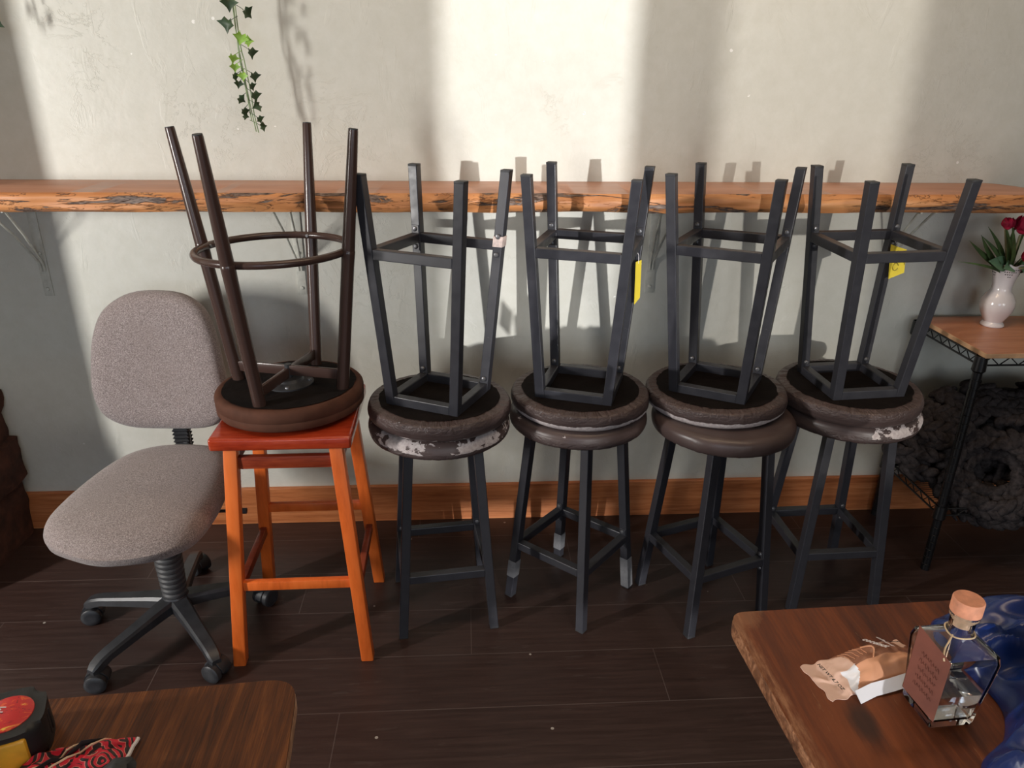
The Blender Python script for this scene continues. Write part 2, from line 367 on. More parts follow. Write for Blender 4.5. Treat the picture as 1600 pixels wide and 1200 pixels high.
def tube(bm, pts, r, seg=10, closed=False, cap=True, sq=1.0):
    pts, T, fr = frames(pts); n = len(pts)
    rs = r if isinstance(r, (list, tuple)) else [r]*n; rings = []
    if closed:
        for i in range(n): T[i] = (pts[(i+1) % n]-pts[i-1]).normalized()
        nrm = sum((pts[i].cross(pts[(i+1) % n]) for i in range(n)), Vector()).normalized()
        fr = [(nrm, t.cross(nrm)) for t in T]
    for p, (u, v), rr in zip(pts, fr, rs):
        rings.append([bm.verts.new(p+u*math.cos(k*2*PI/seg)*rr*sq+v*math.sin(k*2*PI/seg)*rr) for k in range(seg)])
    m = n if closed else n-1
    for i in range(m):
        a, b = rings[i], rings[(i+1) % n]
        for k in range(seg): bm.faces.new((a[k], a[(k+1) % seg], b[(k+1) % seg], b[k]))
    if cap and not closed: bm.faces.new(rings[0][::-1]); bm.faces.new(rings[-1])
    return bm
def lathe(bm, prof, seg=48, M=None, f=None):
    """prof: list of (r,z); f(r,z,ang)->(r,z)"""
    t = B(); rings = []
    for r, z in prof:
        ring = []
        if r < 1e-5: ring = [t.verts.new((0, 0, z))]
        else:
            for k in range(seg):
                a = 2*PI*k/seg; rr, zz = (r, z) if f is None else f(r, z, a)
                ring.append(t.verts.new((rr*math.cos(a), rr*math.sin(a), zz)))
        rings.append(ring)
    for a, b in zip(rings, rings[1:]):
        for k in range(seg):
            k2 = (k+1) % seg
            if len(a) == 1 and len(b) == 1: continue
            if len(a) == 1: t.faces.new((a[0], b[k], b[k2]))
            elif len(b) == 1: t.faces.new((a[k], a[k2], b[0]))
            else: t.faces.new((a[k], a[k2], b[k2], b[k]))
    merge(bm, t, M); return bm
def prism(bm, poly, z0, z1, bev=0, seg=3):
    t = B(); a = [t.verts.new((x, y, z0)) for x, y in poly]; b = [t.verts.new((x, y, z1)) for x, y in poly]; n = len(poly)
    t.faces.new(a[::-1]); t.faces.new(b)
    for i in range(n): t.faces.new((a[i], a[(i+1) % n], b[(i+1) % n], b[i]))
    if bev:
        ed = [e for e in t.edges if abs(e.verts[0].co.z-e.verts[1].co.z) < 1e-6]
        bmesh.ops.bevel(t, geom=ed, offset=bev, segments=seg, affect='EDGES', profile=.5)
    merge(bm, t); return bm
def spline(pts, n=8, closed=True):
    out = []; m = len(pts)
    P = [Vector(p) for p in pts]
    rng = range(m) if closed else range(m-1)
    for i in rng:
        p0 = P[(i-1) % m] if closed or i > 0 else P[0]; p1 = P[i]; p2 = P[(i+1) % m]; p3 = P[(i+2) % m] if closed or i+2 < m else P[-1]
        for k in range(n):
            t = k/n; out.append(.5*((2*p1)+(-p0+p2)*t+(2*p0-5*p1+4*p2-p3)*t*t+(-p0+3*p1-3*p2+p3)*t**3))
    if not closed: out.append(P[-1])
    return out
def cushion(bm, outline, layers, cx=None):
    """outline: 2D points; layers: (scale, z) from bottom to top; ends closed"""
    c = Vector((sum(p[0] for p in outline)/len(outline), sum(p[1] for p in outline)/len(outline))); rings = []
    for s, z in layers:
        rings.append([bm.verts.new((c[0]+(p[0]-c[0])*s, c[1]+(p[1]-c[1])*s, z((c[0]+(p[0]-c[0])*s, c[1]+(p[1]-c[1])*s)) if callable(z) else z)) for p in outline])
    n = len(outline)
    for a, b in zip(rings, rings[1:]):
        for k in range(n): bm.faces.new((a[k], a[(k+1) % n], b[(k+1) % n], b[k]))
    bm.faces.new(rings[0][::-1])
    top = rings[-1]; bm.faces.new(top)
    return bm
def text_mesh(s, size, M, parent, m, name='lettering', ext=.0002, bold=.0, shear=0):
    cu = bpy.data.curves.new(name, 'FONT'); cu.body = s; cu.size = size; cu.extrude = ext; cu.offset = bold; cu.shear = shear
    cu.align_x = 'CENTER'; cu.align_y = 'CENTER'; cu.resolution_u = 3
    tmp = bpy.data.objects.new(name, cu); COL.objects.link(tmp)
    dg = bpy.context.evaluated_depsgraph_get(); me = bpy.data.meshes.new_from_object(tmp.evaluated_get(dg))
    bpy.data.objects.remove(tmp, do_unlink=True); me.name = name; me.materials.clear(); me.materials.append(m)
    return link(name, me, parent, M)
def nz(p, s=1, seed=0): return noise.noise(Vector((p[0]*s+seed, p[1]*s-seed, p[2]*s+seed*.3)))

# ------------------------------------------------------------------ the room
D = 2.1071
XL, XR, YB, ZC = -2.6, 4.0, -5.3, 2.95
tagp(obj('floor', box(B(), XL-.1, XR+.1, YB-.1, D+.1, -.08, 0), FLOOR, smooth=False), kind='structure')
tagp(obj('ceiling', box(B(), XL-.1, XR+.1, YB-.1, D+.1, ZC, ZC+.08), CEIL, smooth=False), kind='structure')
tagp(obj('wall_back', box(B(), XL-.1, XR+.1, D, D+.1, 0, ZC), WALL, smooth=False), kind='structure')
tagp(obj('wall_left', box(B(), XL-.1, XL, YB, D, 0, ZC), WALL2, smooth=False), kind='structure')
tagp(obj('wall_right', box(B(), XR, XR+.1, YB, D, 0, ZC), WALL2, smooth=False), kind='structure')
fw = B()
box(fw, XL, 1.72, YB-.12, YB, 0, ZC); box(fw, 2.25, XR, YB-.12, YB, 0, ZC); box(fw, 1.72, 2.25, YB-.12, YB, 2.7, ZC)
tagp(obj('wall_front', fw, WALL2, smooth=False), kind='structure')
dr = B(); box(dr, 1.72, 2.25, YB-.07, YB-.03, .49, .985); box(dr, 1.72, 2.25, YB-.07, YB-.03, 0, .05)
tagp(obj('door_1', dr, BASEB, smooth=False), kind='structure')
def wframe(y0, y1, z0, z1, t=.05):
    b = B(); box(b, XL+.001, XL+.05, y0, y0+t, z0, z1); box(b, XL+.001, XL+.05, y1-t, y1, z0, z1); box(b, XL+.001, XL+.05, y0, y1, z0, z0+t); box(b, XL+.001, XL+.05, y0, y1, z1-t, z1); return b
tagp(obj('window_frame_1', wframe(.22, .48, .85, 1.51, .03), BASEB, smooth=False), kind='structure')  # unseen frame added around the left daylight lamp; the wall stays solid
tagp(obj('lamp_housing_1', box(B(), -.55, 1.55, .93, 1.37, 2.83, ZC), CEIL, smooth=False), kind='structure')  # unseen box added as a housing over the ceiling lamp light
tagp(obj('shading_wall_return', box(B(), XL, -1.401, 1.72, D, 0, ZC), WALL, smooth=False), kind='structure')  # unseen return, added and deepened so its edge shades the far-left wall
tagp(obj('baseboard_back', box(B(), XL, XR, D-.015, D, 0, .127, .002), BASEB, smooth=False), kind='structure')

# ------------------------------------------------------------------ live edge counter and brackets
ct = empty('wall_counter', (0, 1.99, 1.0693), 'long wooden live-edge counter slab fixed along the wall behind the stools', 'counter')
zt, zb = 1.0693, 1.0233
def front(x, z): 
    k = (z-zb)/(zt-zb)
    return D-.223+.010*noise.noise(Vector((x*3.1, k*1.2, 0)))+.005*noise.noise(Vector((x*11, k*3, 4)))-.006*math.sin(PI*k)
bm = B(); xs = [-1.9+i*.0125 for i in range(int((1.535+1.9)/.0125)+1)]; rows = 7; prev = None
for x in xs:
    yb = D-.0005 if x < 1.47 else D-.0005-.115*min(1, ((x-1.47)/.065))**2.0
    col_ = [bm.verts.new((x, yb, zb)), bm.verts.new((x, (yb+D-.2)/2, zb))]
    for j in range(rows+1):
        k = j/rows; z = zb+(zt-zb)*k
        zz = z + (.003*noise.noise(Vector((x*5, 0, 9))) if j == 0 else 0)
        col_.append(bm.verts.new((x, front(x, z)+(.004 if j in (0, rows) else 0), zz)))
    col_.append(bm.verts.new((x, yb, zt)))
    if prev:
        for j in range(len(col_)-1):
            f = bm.faces.new((prev[j], col_[j], col_[j+1], prev[j+1])); f.material_index = 1 if 2 <= j < 2+rows else 0
        f = bm.faces.new((prev[-1], col_[-1], col_[0], prev[0]))
    else: bm.faces.new(col_)
    prev = col_
bm.faces.new(prev[::-1])
tm = obj('slab', bm, [COUNTER, BARK], None, True, angle=50); tm.parent = ct; tm.matrix_parent_inverse = Matrix.Translation(-ct.location)
for i, (bx, lab) in enumerate([(-1.161, 'painted steel shelf bracket under the counter at its far left, in the shaded wall corner'),
        (-.4648, 'painted steel shelf bracket under the counter, seen through the ring of the round brown stool'),
        (.532, 'painted steel shelf bracket under the counter between second and third black stool stacks'),
        (1.225, 'painted steel shelf bracket under the counter behind the rightmost black stool stack')]):
    b = empty('shelf_bracket', (bx, D, zb-.25), lab, 'bracket', 'steel brackets carrying the counter')
    pl = B(); box(pl, -.0125, .0125, -.004, 0, -.02, .249, .0015); obj('wall_plate', pl, STEELP, b)
    ar = B(); box(ar, -.015, .015, -.17, -.004, .243, .249, .0015); obj('arm', ar, STEELP, b)
    for s in (-1, 1):
        rd = B(); tube(rd, [(s*.004, -.006, .05), (s*.004, -.010, .075), (s*.013, -.08, .165), (s*.021, -.15, .238), (s*.021, -.165, .241)], .0032, 8); obj('brace_rod', rd, STEELP, b)
    for z in (.0, .10):
        sb = B(); lathe(sb, [(0, .004), (.004, .0035), (.0055, .001), (.0055, 0)], 12, Matrix.Translation((0, -.004, z)) @ Matrix.Rotation(PI/2, 4, 'X')); obj('screw', sb, STEELP, b)

# ------------------------------------------------------------------ black metal stools
S0, S1, H, T_, RH = .2356, .164, .5279, .0454, .169
W = .0225
def lp(a, b, z): s = (S0+(S1-S0)*z/H)/2; return (a*s, b*s, z)
def legmesh(a, b): return finish('leg', sqleg(B(), lp(a, b, .003), lp(a, b, H), W, bev=.0016), STEEL, False)
def capmesh(a, b):
    bm = B(); p = lp(a, b, 0); q = lp(a, b, .006); sqleg(bm, p, q, W+.0002, bev=.001); return finish('foot_plug', bm, CAP)
def railmesh(which, z, nm, plates=False):
    bm = B(); s = (S0+(S1-S0)*z/H)/2; e = s-W/2+.0005
    if which == 'F': beam(bm, (-e, -s, z), (e, -s, z), W-.001, W)
    if which == 'B': beam(bm, (-e, s, z), (e, s, z), W-.001, W)
    if which == 'L': beam(bm, (-s, -e, z), (-s, e, z), W-.001, W)
    if which == 'R': beam(bm, (s, -e, z), (s, e, z), W-.001, W)
    if plates and which in 'LR':
        sx = -1 if which == 'L' else 1
        for sy in (-1, 1):
            sh = (S0+(S1-S0)*z/H)/2
            p0 = [( sx*(S0+(S1-S0)*(z+dz)/H)/2, sy*((S0+(S1-S0)*(z+dz)/H)/2-W/2-.0012), z+dz) for dz in (-.03, .03)]
            hexa(bm, [(p0[0][0]-W*.42, p0[0][1]-.0012, p0[0][2]), (p0[0][0]+W*.42, p0[0][1]-.0012, p0[0][2]), (p0[0][0]+W*.42, p0[0][1]+.0012, p0[0][2]), (p0[0][0]-W*.42, p0[0][1]+.0012, p0[0][2])],
                 [(p0[1][0]-W*.42, p0[1][1]-.0012, p0[1][2]), (p0[1][0]+W*.42, p0[1][1]-.0012, p0[1][2]), (p0[1][0]+W*.42, p0[1][1]+.0012, p0[1][2]), (p0[1][0]-W*.42, p0[1][1]+.0012, p0[1][2])], .0006)
    return finish(nm, bm, STEEL, False)
def boltmesh(a, b, z):
    bm = B(); s = (S0+(S1-S0)*z/H)/2
    MM = Matrix.Translation((a*s, b*(s-W/2-.002), z)) @ Matrix.Rotation(PI/2*b, 4, 'X')
    lathe(bm, [(0, .0048), (.0022, .0046), (.0024, .0036), (.0048, .003), (.0062, .0008), (.0062, -.001)], 12, MM); return finish('bolt', bm, BOLT)
LEGS = {(a, b): legmesh(a, b) for a in (-1, 1) for b in (-1, 1)}
CAPS = {k: capmesh(*k) for k in LEGS}
RUNGS = {k: railmesh(k, RH, 'foot_rail', True) for k in 'FBLR'}
TOPS = {k: railmesh(k, H-W/2, 'seat_rail', False) for k in 'FBLR'}
BOLTS = [boltmesh(a, b, z) for a in (-1, 1) for b in (-1, 1) for z in (RH-.021, RH+.021, H-.034)]
def seat_profile(R, t):
    p = [(0, .001), (R*.6, .001), (R-.032, .0005), (R-.027, -.0005), (R-.020, 0.), (R-.011, .002)]
    for k in range(1, 9):
        a = -PI/2+PI*k/9*.92; p.append((R-.011+.011*math.cos(a), t*.46+t*.44*math.sin(a)))
    p += [(R-.012, t*.955), (R-.02, t*.985), (R-.05, t), (R*.5, t), (0, t)]
    return p
def seatmesh(R, t, h, m, seed, droop=0):
    def f(r, z, a):
        k = max(0, 1-abs(r-(R-.018))/.016)*(1 if z < t*.5 else 0)
        p = (math.cos(a)*14, math.sin(a)*14, seed*3.1)
        wr = noise.noise(Vector(p))*.6+noise.noise(Vector((p[0]*2.3, p[1]*2.3, seed)))*.6
        side = .0016*noise.noise(Vector((math.cos(a)*3, math.sin(a)*3, z*40+seed)))
        return r+k*.0026*wr+(side if r > R-.02 else 0), z-k*.0042*wr
    bm = B(); lathe(bm, seat_profile(R, t), 224, Matrix.Translation((0, 0, h)), f); return finish('seat', bm, m, True, 60)
def covermesh(R, h, seed):
    bm = B(); n = 160; c = bm.verts.new((0, 0, h-.0012)); ring = []; r2 = []
    for k in range(n):
        a = 2*PI*k/n; r = R-.027+.0035*noise.noise(Vector((math.cos(a)*7, math.sin(a)*7, seed)))
        zz = h-.0016-.0012*abs(noise.noise(Vector((math.cos(a)*12, math.sin(a)*12, seed+5))))
        r2.append(bm.verts.new((r*.7*math.cos(a), r*.7*math.sin(a), h-.0012))); ring.append(bm.verts.new((r*math.cos(a), r*math.sin(a), zz)))
    for k in range(n):
        bm.faces.new((c, r2[k], r2[(k+1) % n])); bm.faces.new((r2[k], ring[k], ring[(k+1) % n], r2[(k+1) % n]))
    return finish('dust_cover', bm, COVER, True, 60)
def black_stool(M, label, group, R, m, seed, skip=(), tape=()):
    st = empty('bar_stool', (0, 0, 0), label, 'stool', group, M)
    for k in LEGS:
        l = link('leg', LEGS[k], st); link('foot_plug', CAPS[k], l)
        for (kk, z0, z1, mm) in tape:
            if kk == k:
                tb = B(); sqleg(tb, lp(*k, z0), lp(*k, z1), W+.0022, bev=.001); tagp(obj('tape_wrap', tb, mm, l), 'silver tape wrapped round the leg')
    for k in 'FBLR':
        if k not in skip: link('foot_rail', RUNGS[k], st)
        link('seat_rail', TOPS[k], st)
    for b in BOLTS: link('bolt', b, st)
    link('seat', seatmesh(R, T_, H, m, seed), st); link('dust_cover', covermesh(R, H, seed), st)
    return st
def MU(x, y, r): return Matrix.Translation((x, y, 0)) @ Matrix.Rotation(r, 4, 'Z')
def MI(x, y, r, tx, ty, base=H+T_, h=H+T_):
    return Matrix.Translation((x, y, base)) @ Matrix.Rotation(tx, 4, 'X') @ Matrix.Rotation(ty, 4, 'Y') @ Matrix.Rotation(r, 4, 'Z') @ Matrix.Translation((0, 0, h)) @ Matrix.Rotation(PI, 4, 'X')
RS = [.1730, .1730, .1760, .1775]
UPS = [(-.0704, 1.6822, .1242), (.2779, 1.7182, -.7223), (.636, 1.6696, -1.2237), (.9850, 1.7287, .0358)]
INV = [(-.0682, 1.6759, -.4452, -.0118, .0081), (.2813, 1.7223, -.3353, .0065, -.0009), (.6289, 1.7243, -.5624, -.0031, -.0195), (.9750, 1.7257, .0699, .0252, -.0099)]
UL = ['upright black stool with badly flaked brown seat, beneath the stack beside the orange stool',
      'upright black stool with silver tape on its feet, second black stack from left',
      'upright black stool with smooth unflaked seat, bottom of third black stack from left',
      'upright black stool with seat flaked on its right, bottom of rightmost stack']
IL = ['upside-down black stool missing one foot rail, stacked beside the brown round stool',
      'upside-down black stool with thin edge-on yellow tag, top of second black stack',
      'upside-down untagged black stool, top of third black stack from left',
      'upside-down black stool with square yellow tag, top of rightmost stack']
VU = [m_vinyl('flaked_vinyl_a', (0, -1, -.9), 1.3, thr=.51, zlo=.34, zhi=.99), m_vinyl('worn_vinyl_b', (-.1, -1, .95), 4.1, thr=.60, zlo=.75, zhi=1.1),
      m_vinyl('smooth_vinyl'), m_vinyl('flaked_vinyl_d', (.75, -.66, .55), 6.7, thr=.50, zlo=.38, zhi=1.02)]
VI = [m_vinyl('creased_vinyl_a', (.3, .95, .3), 2.2, thr=.60, zlo=.84, zhi=1.1), m_vinyl('creased_vinyl_b', (0, 1, -.3), 3.4, thr=.33, zlo=.62, zhi=1.1),
      m_vinyl('creased_vinyl_c', (0, 1, -.6), 5.5, thr=.28, zlo=.60, zhi=1.1), m_vinyl('creased_vinyl_d', (0, 1, .9), 7.9, thr=.6, zlo=.84, zhi=1.1)]
tp = {0: [((1, -1), .505, .5279, TAPE)], 1: [((-1, -1), .065, .115, TAPE), ((1, 1), .004, .10, TAPE), ((-1, 1), .03, .085, TAPE)]}
for i in range(4):
    black_stool(MU(*UPS[i]), UL[i], 'upright black stools', RS[i], VU[i], i+1, tape=tp.get(i, ()))
    black_stool(MI(*INV[i]), IL[i], 'upside-down black stools', RS[i], VI[i], i+11, skip=('R',) if i == 0 else (),
                tape=(((1, -1), .148, .172, TAPEW),) if i == 0 else ())

# ------------------------------------------------------------------ yellow tags
def tag_card(name, pts, label, txt, TM, string):
    g = empty(name, pts[0], label, 'tag', 'yellow tags wired to the stools'); inv = Matrix.Translation(-Vector(pts[0]))
    bm = B(); P = [Vector(p) for p in pts]; nrm = (P[1]-P[0]).cross(P[2]-P[0]).normalized()*.0004
    nseg = 6; rows = []
    for j in range(nseg+1):
        a = P[0].lerp(P[3], j/nseg); b = P[1].lerp(P[2], j/nseg); bend = .006*math.sin(PI*j/nseg)
        rows.append([q+nrm*(s+bend*2000*.0004) for s in (-1, 1) for q in (a, b)])
    vs = [[bm.verts.new(q) for q in r] for r in rows]
    for r0, r1 in zip(vs, vs[1:]):
        bm.faces.new((r0[0], r0[1], r1[1], r1[0])); bm.faces.new((r0[2], r0[3], r1[3], r1[2])); bm.faces.new((r0[0], r1[0], r1[2], r0[2])); bm.faces.new((r0[1], r1[1], r1[3], r0[3]))
    for r in (vs[0], vs[-1]): bm.faces.new((r[0], r[1], r[3], r[2]))
    c = obj('card', bm, YELLOW, g); c.matrix_parent_inverse = inv; c.matrix_parent_inverse = inv
    s = B(); tube(s, string, .0009, 6); o = obj('string', s, WHITE, g); o.matrix_parent_inverse = inv
    if txt:
        for pl in txt:
            t = B(); tube(t, pl, .0006, 5); o = obj('handwriting', t, INK, g); o.matrix_parent_inverse = inv
    return g
tag_card('price_tag', [(.405, 1.752, .930), (.4215, 1.764, .932), (.4245, 1.764, .838), (.409, 1.752, .824)], 'thin yellow tag seen edge-on hanging from the second upside-down black stool', None, None,
         [(.413, 1.757, .925), (.412, 1.757, .945), (.404, 1.765, .962), (.400, 1.77, .970), (.412, 1.775, .972)])
def stroke(pts, y=1.797):
    return [(x, y+(1.068-x)*0-.0012, z) for x, z in pts]
sq = [(1.0545, 1.800, .961), (1.098, 1.800, .948), (1.104, 1.800, .889), (1.0665, 1.800, .873)]
arc = lambda cx, cz, rx, rz, a0, a1, n=9: [(cx+rx*math.cos(a0+(a1-a0)*k/n), 1.7972, cz+rz*math.sin(a0+(a1-a0)*k/n)) for k in range(n+1)]
tag_card('price_tag', sq, 'square yellow tag with handwritten number on the rightmost upside-down black stool',
         [arc(1.077, .905, .007, .010, PI*.1, PI*1.9), arc(1.088, .912, .011, .006, PI*.9, -.3), arc(1.084, .926, .010, .004, PI, -.6), arc(1.0775, .93, .004, .006, -PI*.5, PI*.8)], None,
         [(1.075, 1.80, .955), (1.068, 1.81, .970), (1.060, 1.82, .985)])

# ------------------------------------------------------------------ orange wooden stool
OH, OT = .609, .030
ow = empty('wooden_stool', (0, 0, 0), 'orange-stained wooden stool with square red-brown seat, beside the grey office chair', 'stool', M=MU(-.411, 1.632, .011))
os0, os1 = .3085, .229
def olp(a, b, z): k = z/(OH-OT); return (a*(os0+(os1-os0)*k)/2, b*(os0+(os1-os0)*k)/2+.0*k, z)
for a in (-1, 1):
    for b in (-1, 1):
        obj('leg', sqleg(B(), olp(a, b, 0), olp(a, b, OH-OT), .030, .030, .003), ORANGE, ow)
def orail(n, p, q, w_, h_, m): obj(n, beam(B(), p, q, w_, h_, bev=.002), m, ow)
def orr(side, z, h_, nm, m):
    k = z/(OH-OT); s = (os0+(os1-os0)*k)/2; e = s-.0148
    P = {'F': ((-e, -s, z), (e, -s, z)), 'B': ((-e, s, z), (e, s, z)), 'L': ((-s, -e, z), (-s, e, z)), 'R': ((s, -e, z), (s, e, z))}[side]
    orail(nm, P[0], P[1], .016, h_, m)
orr('F', .219, .024, 'foot_rail', ORANGE); orr('B', .262, .024, 'foot_rail', ORANGE)
orr('L', .195, .024, 'foot_rail', DARKOR); orr('R', .195, .024, 'foot_rail', DARKOR)
for s in 'FBLR': orr(s, .537, .030, 'apron_rail', DARKOR)
bm = B(); hw = .153; gn = 14; grid = {}
for lev in (0, 1):
    for i in range(gn+1):
        for j in range(gn+1):
            x = -hw+2*hw*i/gn; y = -hw+2*hw*j/gn; cr = min(hw-abs(x), hw-abs(y))
            z = OH-OT if lev == 0 else OH-.0005+.0015*(x/hw)**2-.001
            grid[lev, i, j] = bm.verts.new((x, y+.004, z))
for lev in (0, 1):
    for i in range(gn):
        for j in range(gn): bm.faces.new([grid[lev, a, b] for a, b in ((i, j), (i+1, j), (i+1, j+1), (i, j+1))])
for k in range(gn):
    for q in (((k, 0), (k+1, 0)), ((k, gn), (k+1, gn)), ((0, k), (0, k+1)), ((gn, k), (gn, k+1))):
        bm.faces.new((grid[0, *q[0]], grid[0, *q[1]], grid[1, *q[1]], grid[1, *q[0]]))
bmesh.ops.recalc_face_normals(bm, faces=bm.faces[:])
ed = [e for e in bm.edges if e.calc_face_angle(0) > 1]
bmesh.ops.bevel(bm, geom=ed, offset=.006, segments=3, affect='EDGES', profile=.5)
obj('seat', bm, CHERRY, ow, angle=50)

# ------------------------------------------------------------------ brown round stool, upside down
bs0, bs1, bH, bT, bR, bzr, brr = .2975, .1893, .5696, .0527, .1696, .3191, .1636
bst = empty('round_metal_stool', (0, 0, 0), 'upside-down brown tubular metal stool with round ring and suede seat, on the orange wooden stool', 'stool',
            M=MI(-.4165, 1.659, .4977, -.0154, -.0141, OH+.0015, bH+bT))
# local frame as an upright stool: feet z=0, seat underside z=bH
def blp(a, b, z): s = (bs0+(bs1-bs0)*z/bH)/2; return Vector((a*s, b*s, z))
zr = bH-bzr
for a in (-1, 1):
    for b in (-1, 1):
        bm = B(); zs = [0, .004, .08, zr-.006, zr-.004, zr-.003, zr+.003, zr+.03, bH-.004, bH-.001]; rs = [.0098, .0102, .0115, .0142, .0142, .0148, .0148, .0142, .0142, .0142]
        tube(bm, [blp(a, b, z) for z in zs], rs, 20); l = obj('leg', bm, BROWNM, bst, angle=40)
        c = B(); tube(c, [blp(a, b, -.002), blp(a, b, .003)], .0095, 16); obj('foot_cap', c, CAP, l)
bm = B(); tube(bm, [(brr*math.cos(k*2*PI/64), brr*math.sin(k*2*PI/64), zr) for k in range(64)], .0083, 14, closed=True); obj('foot_ring', bm, BROWNM, bst)
for a, b in ((1, 1), (-1, 1), (1, -1), (-1, -1)):
    p = blp(a, b, zr+.0); d = Vector((p.x, p.y, 0)).normalized(); q = Vector((d.x*(brr-.0085), d.y*(brr-.0085), zr))
    bm = B(); lathe(bm, [(0, .002), (.003, .002), (.0045, .0005), (.0045, -.002)], 12, Matrix.Translation(q) @ (-d).to_track_quat('Z', 'Y').to_matrix().to_4x4()); obj('screw', bm, BOLT, bst)
for (a, b), z in (((1, 1), bH-.036), ((1, -1), bH-.030)):
    bm = B(); p, q = blp(a, b, z), blp(-a, -b, z); beam(bm, p, q, .010, .024, bev=.0015); obj('cross_bar', bm, BROWNM, bst)
bm = B(); lathe(bm, [(0, bH-.018), (.03, bH-.018), (.034, bH-.012), (.055, bH-.005), (.055, bH)], 32); lathe(bm, [(0, bH-.05), (.008, bH-.05), (.008, bH-.01)], 16); obj('swivel_plate', bm, PLASTIC, bst)
for k in range(4):
    bm = B(); a = k*PI/2+.4; lathe(bm, [(0, -.003), (.004, -.003), (.006, 0), (.006, .002)], 12, Matrix.Translation((.045*math.cos(a), .045*math.sin(a), bH-.008))); obj('nut', bm, BOLT, bst)
prof = [(0, .0), (bR-.02, 0), (bR-.012, -.0015), (bR-.005, .0005), (bR-.001, .006), (bR, .012), (bR, .027), (bR-.0012, .028), (bR-.0005, .0295), (bR-.0012, .043), (bR-.005, .0485), (bR-.013, .0517), (bR-.03, .0527), (0, .0527)]
bm = B(); lathe(bm, prof, 128, Matrix.Translation((0, 0, bH)), lambda r, z, a: (r+(.0008*noise.noise(Vector((math.cos(a)*5, math.sin(a)*5, z*60))) if r > .1 else 0), z)); obj('seat', bm, SUEDE, bst, angle=70)
o = link('dust_cover', covermesh(bR+.010, bH-.0005, 33), bst)

# ------------------------------------------------------------------ office chair
CX, CY = -.754, 1.617
ch = empty('office_chair', (CX, CY, 0), 'grey fabric swivel office chair on a five-spoke black wheeled base', 'chair')
def inch(bm, name, m, par=None, **k):
    o = obj(name, bm, m, par or ch, **k); return o
off = Matrix.Translation((-CX, -CY, 0))
def W2(me_name, bm, m, par=None, **k):   # geometry given in world coordinates
    me = finish(me_name, bm, m, **k); me.transform(off); return link(me_name, me, par or ch)
hub = B(); lathe(hub, [(0, .062), (.030, .062), (.036, .075), (.034, .098), (.030, .106), (0, .106)], 32); inch(hub, 'base_hub', PLASTIC)
ends = [(-.873, 1.412), (-.607, 1.432), (-.988, 1.650), (-.556, 1.700), (-.780, 1.848)]
for ex, ey in ends:
    v = Vector((ex-CX, ey-CY, 0)); d = v.normalized(); s = Vector((-d.y, d.x, 0)); L = v.length
    bm = B(); secs = [(.018, .024, .072, .104), (.06, .021, .070, .100), (.12, .018, .066, .092), (L-.035, .016, .060, .083), (L-.012, .0155, .052, .078), (L+.004, .0145, .044, .070), (L+.013, .011, .046, .060)]
    rings = []
    for (r, hwid, z0, z1) in secs:
        pts2 = [(-hwid, z0), (-hwid, z0+(z1-z0)*.72), (-hwid*.72, z1-.001), (hwid*.72, z1-.001), (hwid, z0+(z1-z0)*.72), (hwid, z0)]
        rings.append([bm.verts.new(d*r+s*a+Vector((0, 0, z))) for a, z in pts2])
    for a_, b_ in zip(rings, rings[1:]):
        for k in range(6): bm.faces.new((a_[k], a_[(k+1) % 6], b_[(k+1) % 6], b_[k]))
    bm.faces.new(rings[0]); bm.faces.new(rings[-1][::-1]); arm = inch(bm, 'base_spoke', PLASTIC, angle=30)
    # caster
    c = Vector((ex-CX, ey-CY, 0)); ca = random.uniform(0, PI) if False else math.atan2(d.y, d.x)+{-.873: -.9, -.607: .5, -.988: .3, -.556: .6, -.780: .9}[ex]
    cm = Matrix.Translation(c) @ Matrix.Rotation(ca, 4, 'Z')
    cs = B(); tube(cs, [(0, 0, .030), (0, 0, .050)], .006, 10)
    hood = [( .0265*math.cos(a), .0265*math.sin(a)+.026) for a in [PI*k/16 for k in range(17)]]
    t = B(); n_ = len(hood)
    for sgn in (0,):
        A = [t.verts.new((x, -.0095, z)) for x, z in hood]; Bv = [t.verts.new((x, .0095, z)) for x, z in hood]
        for k in range(n_-1): t.faces.new((A[k], A[k+1], Bv[k+1], Bv[k]))
        t.faces.new(A); t.faces.new(Bv[::-1]); t.faces.new((A[0], Bv[0], Bv[-1], A[-1]))
    merge(cs, t)
    cas = obj('caster', cs, PLASTIC, ch, M=cm, angle=40)
    for sy in (-1, 1):
        wb = B(); lathe(wb, [(0, -.008), (.022, -.008), (.0245, -.006), (.0245, .006), (.021, .009), (.012, .0100), (0, .0095)], 28, Matrix.Translation((0, sy*.0172, .0245)) @ Matrix.Rotation(-sy*PI/2, 4, 'X'))
        obj('wheel', wb, PLASTIC, cas, angle=40)
bm = B(); prof = [(0, .10)]; n_ = 15
for k in range(n_):
    z = .104+k*(.335-.104)/n_; r = .030+.008*k/n_; prof += [(r-.0035, z), (r, z+.004), (r, z+.010), (r-.0035, z+.0145)]
prof += [(0, .336)]
lathe(bm, prof, 40); inch(bm, 'column_bellows', BELLOWS, angle=30)
mb = B(); box(mb, -.07, .07, -.06, .17, .336, .352, .004); inch(mb, 'seat_mechanism', PLASTIC)
outl = [(-.785, 1.376), (-.865, 1.402), (-.925, 1.440), (-.955, 1.500), (-.955, 1.600), (-.935, 1.72), (-.905, 1.805), (-.86, 1.850), (-.79, 1.868), (-.70, 1.860), (-.645, 1.825), (-.612, 1.74), (-.597, 1.62), (-.600, 1.50), (-.625, 1.43), (-.69, 1.388)]
ol = [(p.x, p.y) for p in spline([(x, y, 0) for x, y in outl], 5)]
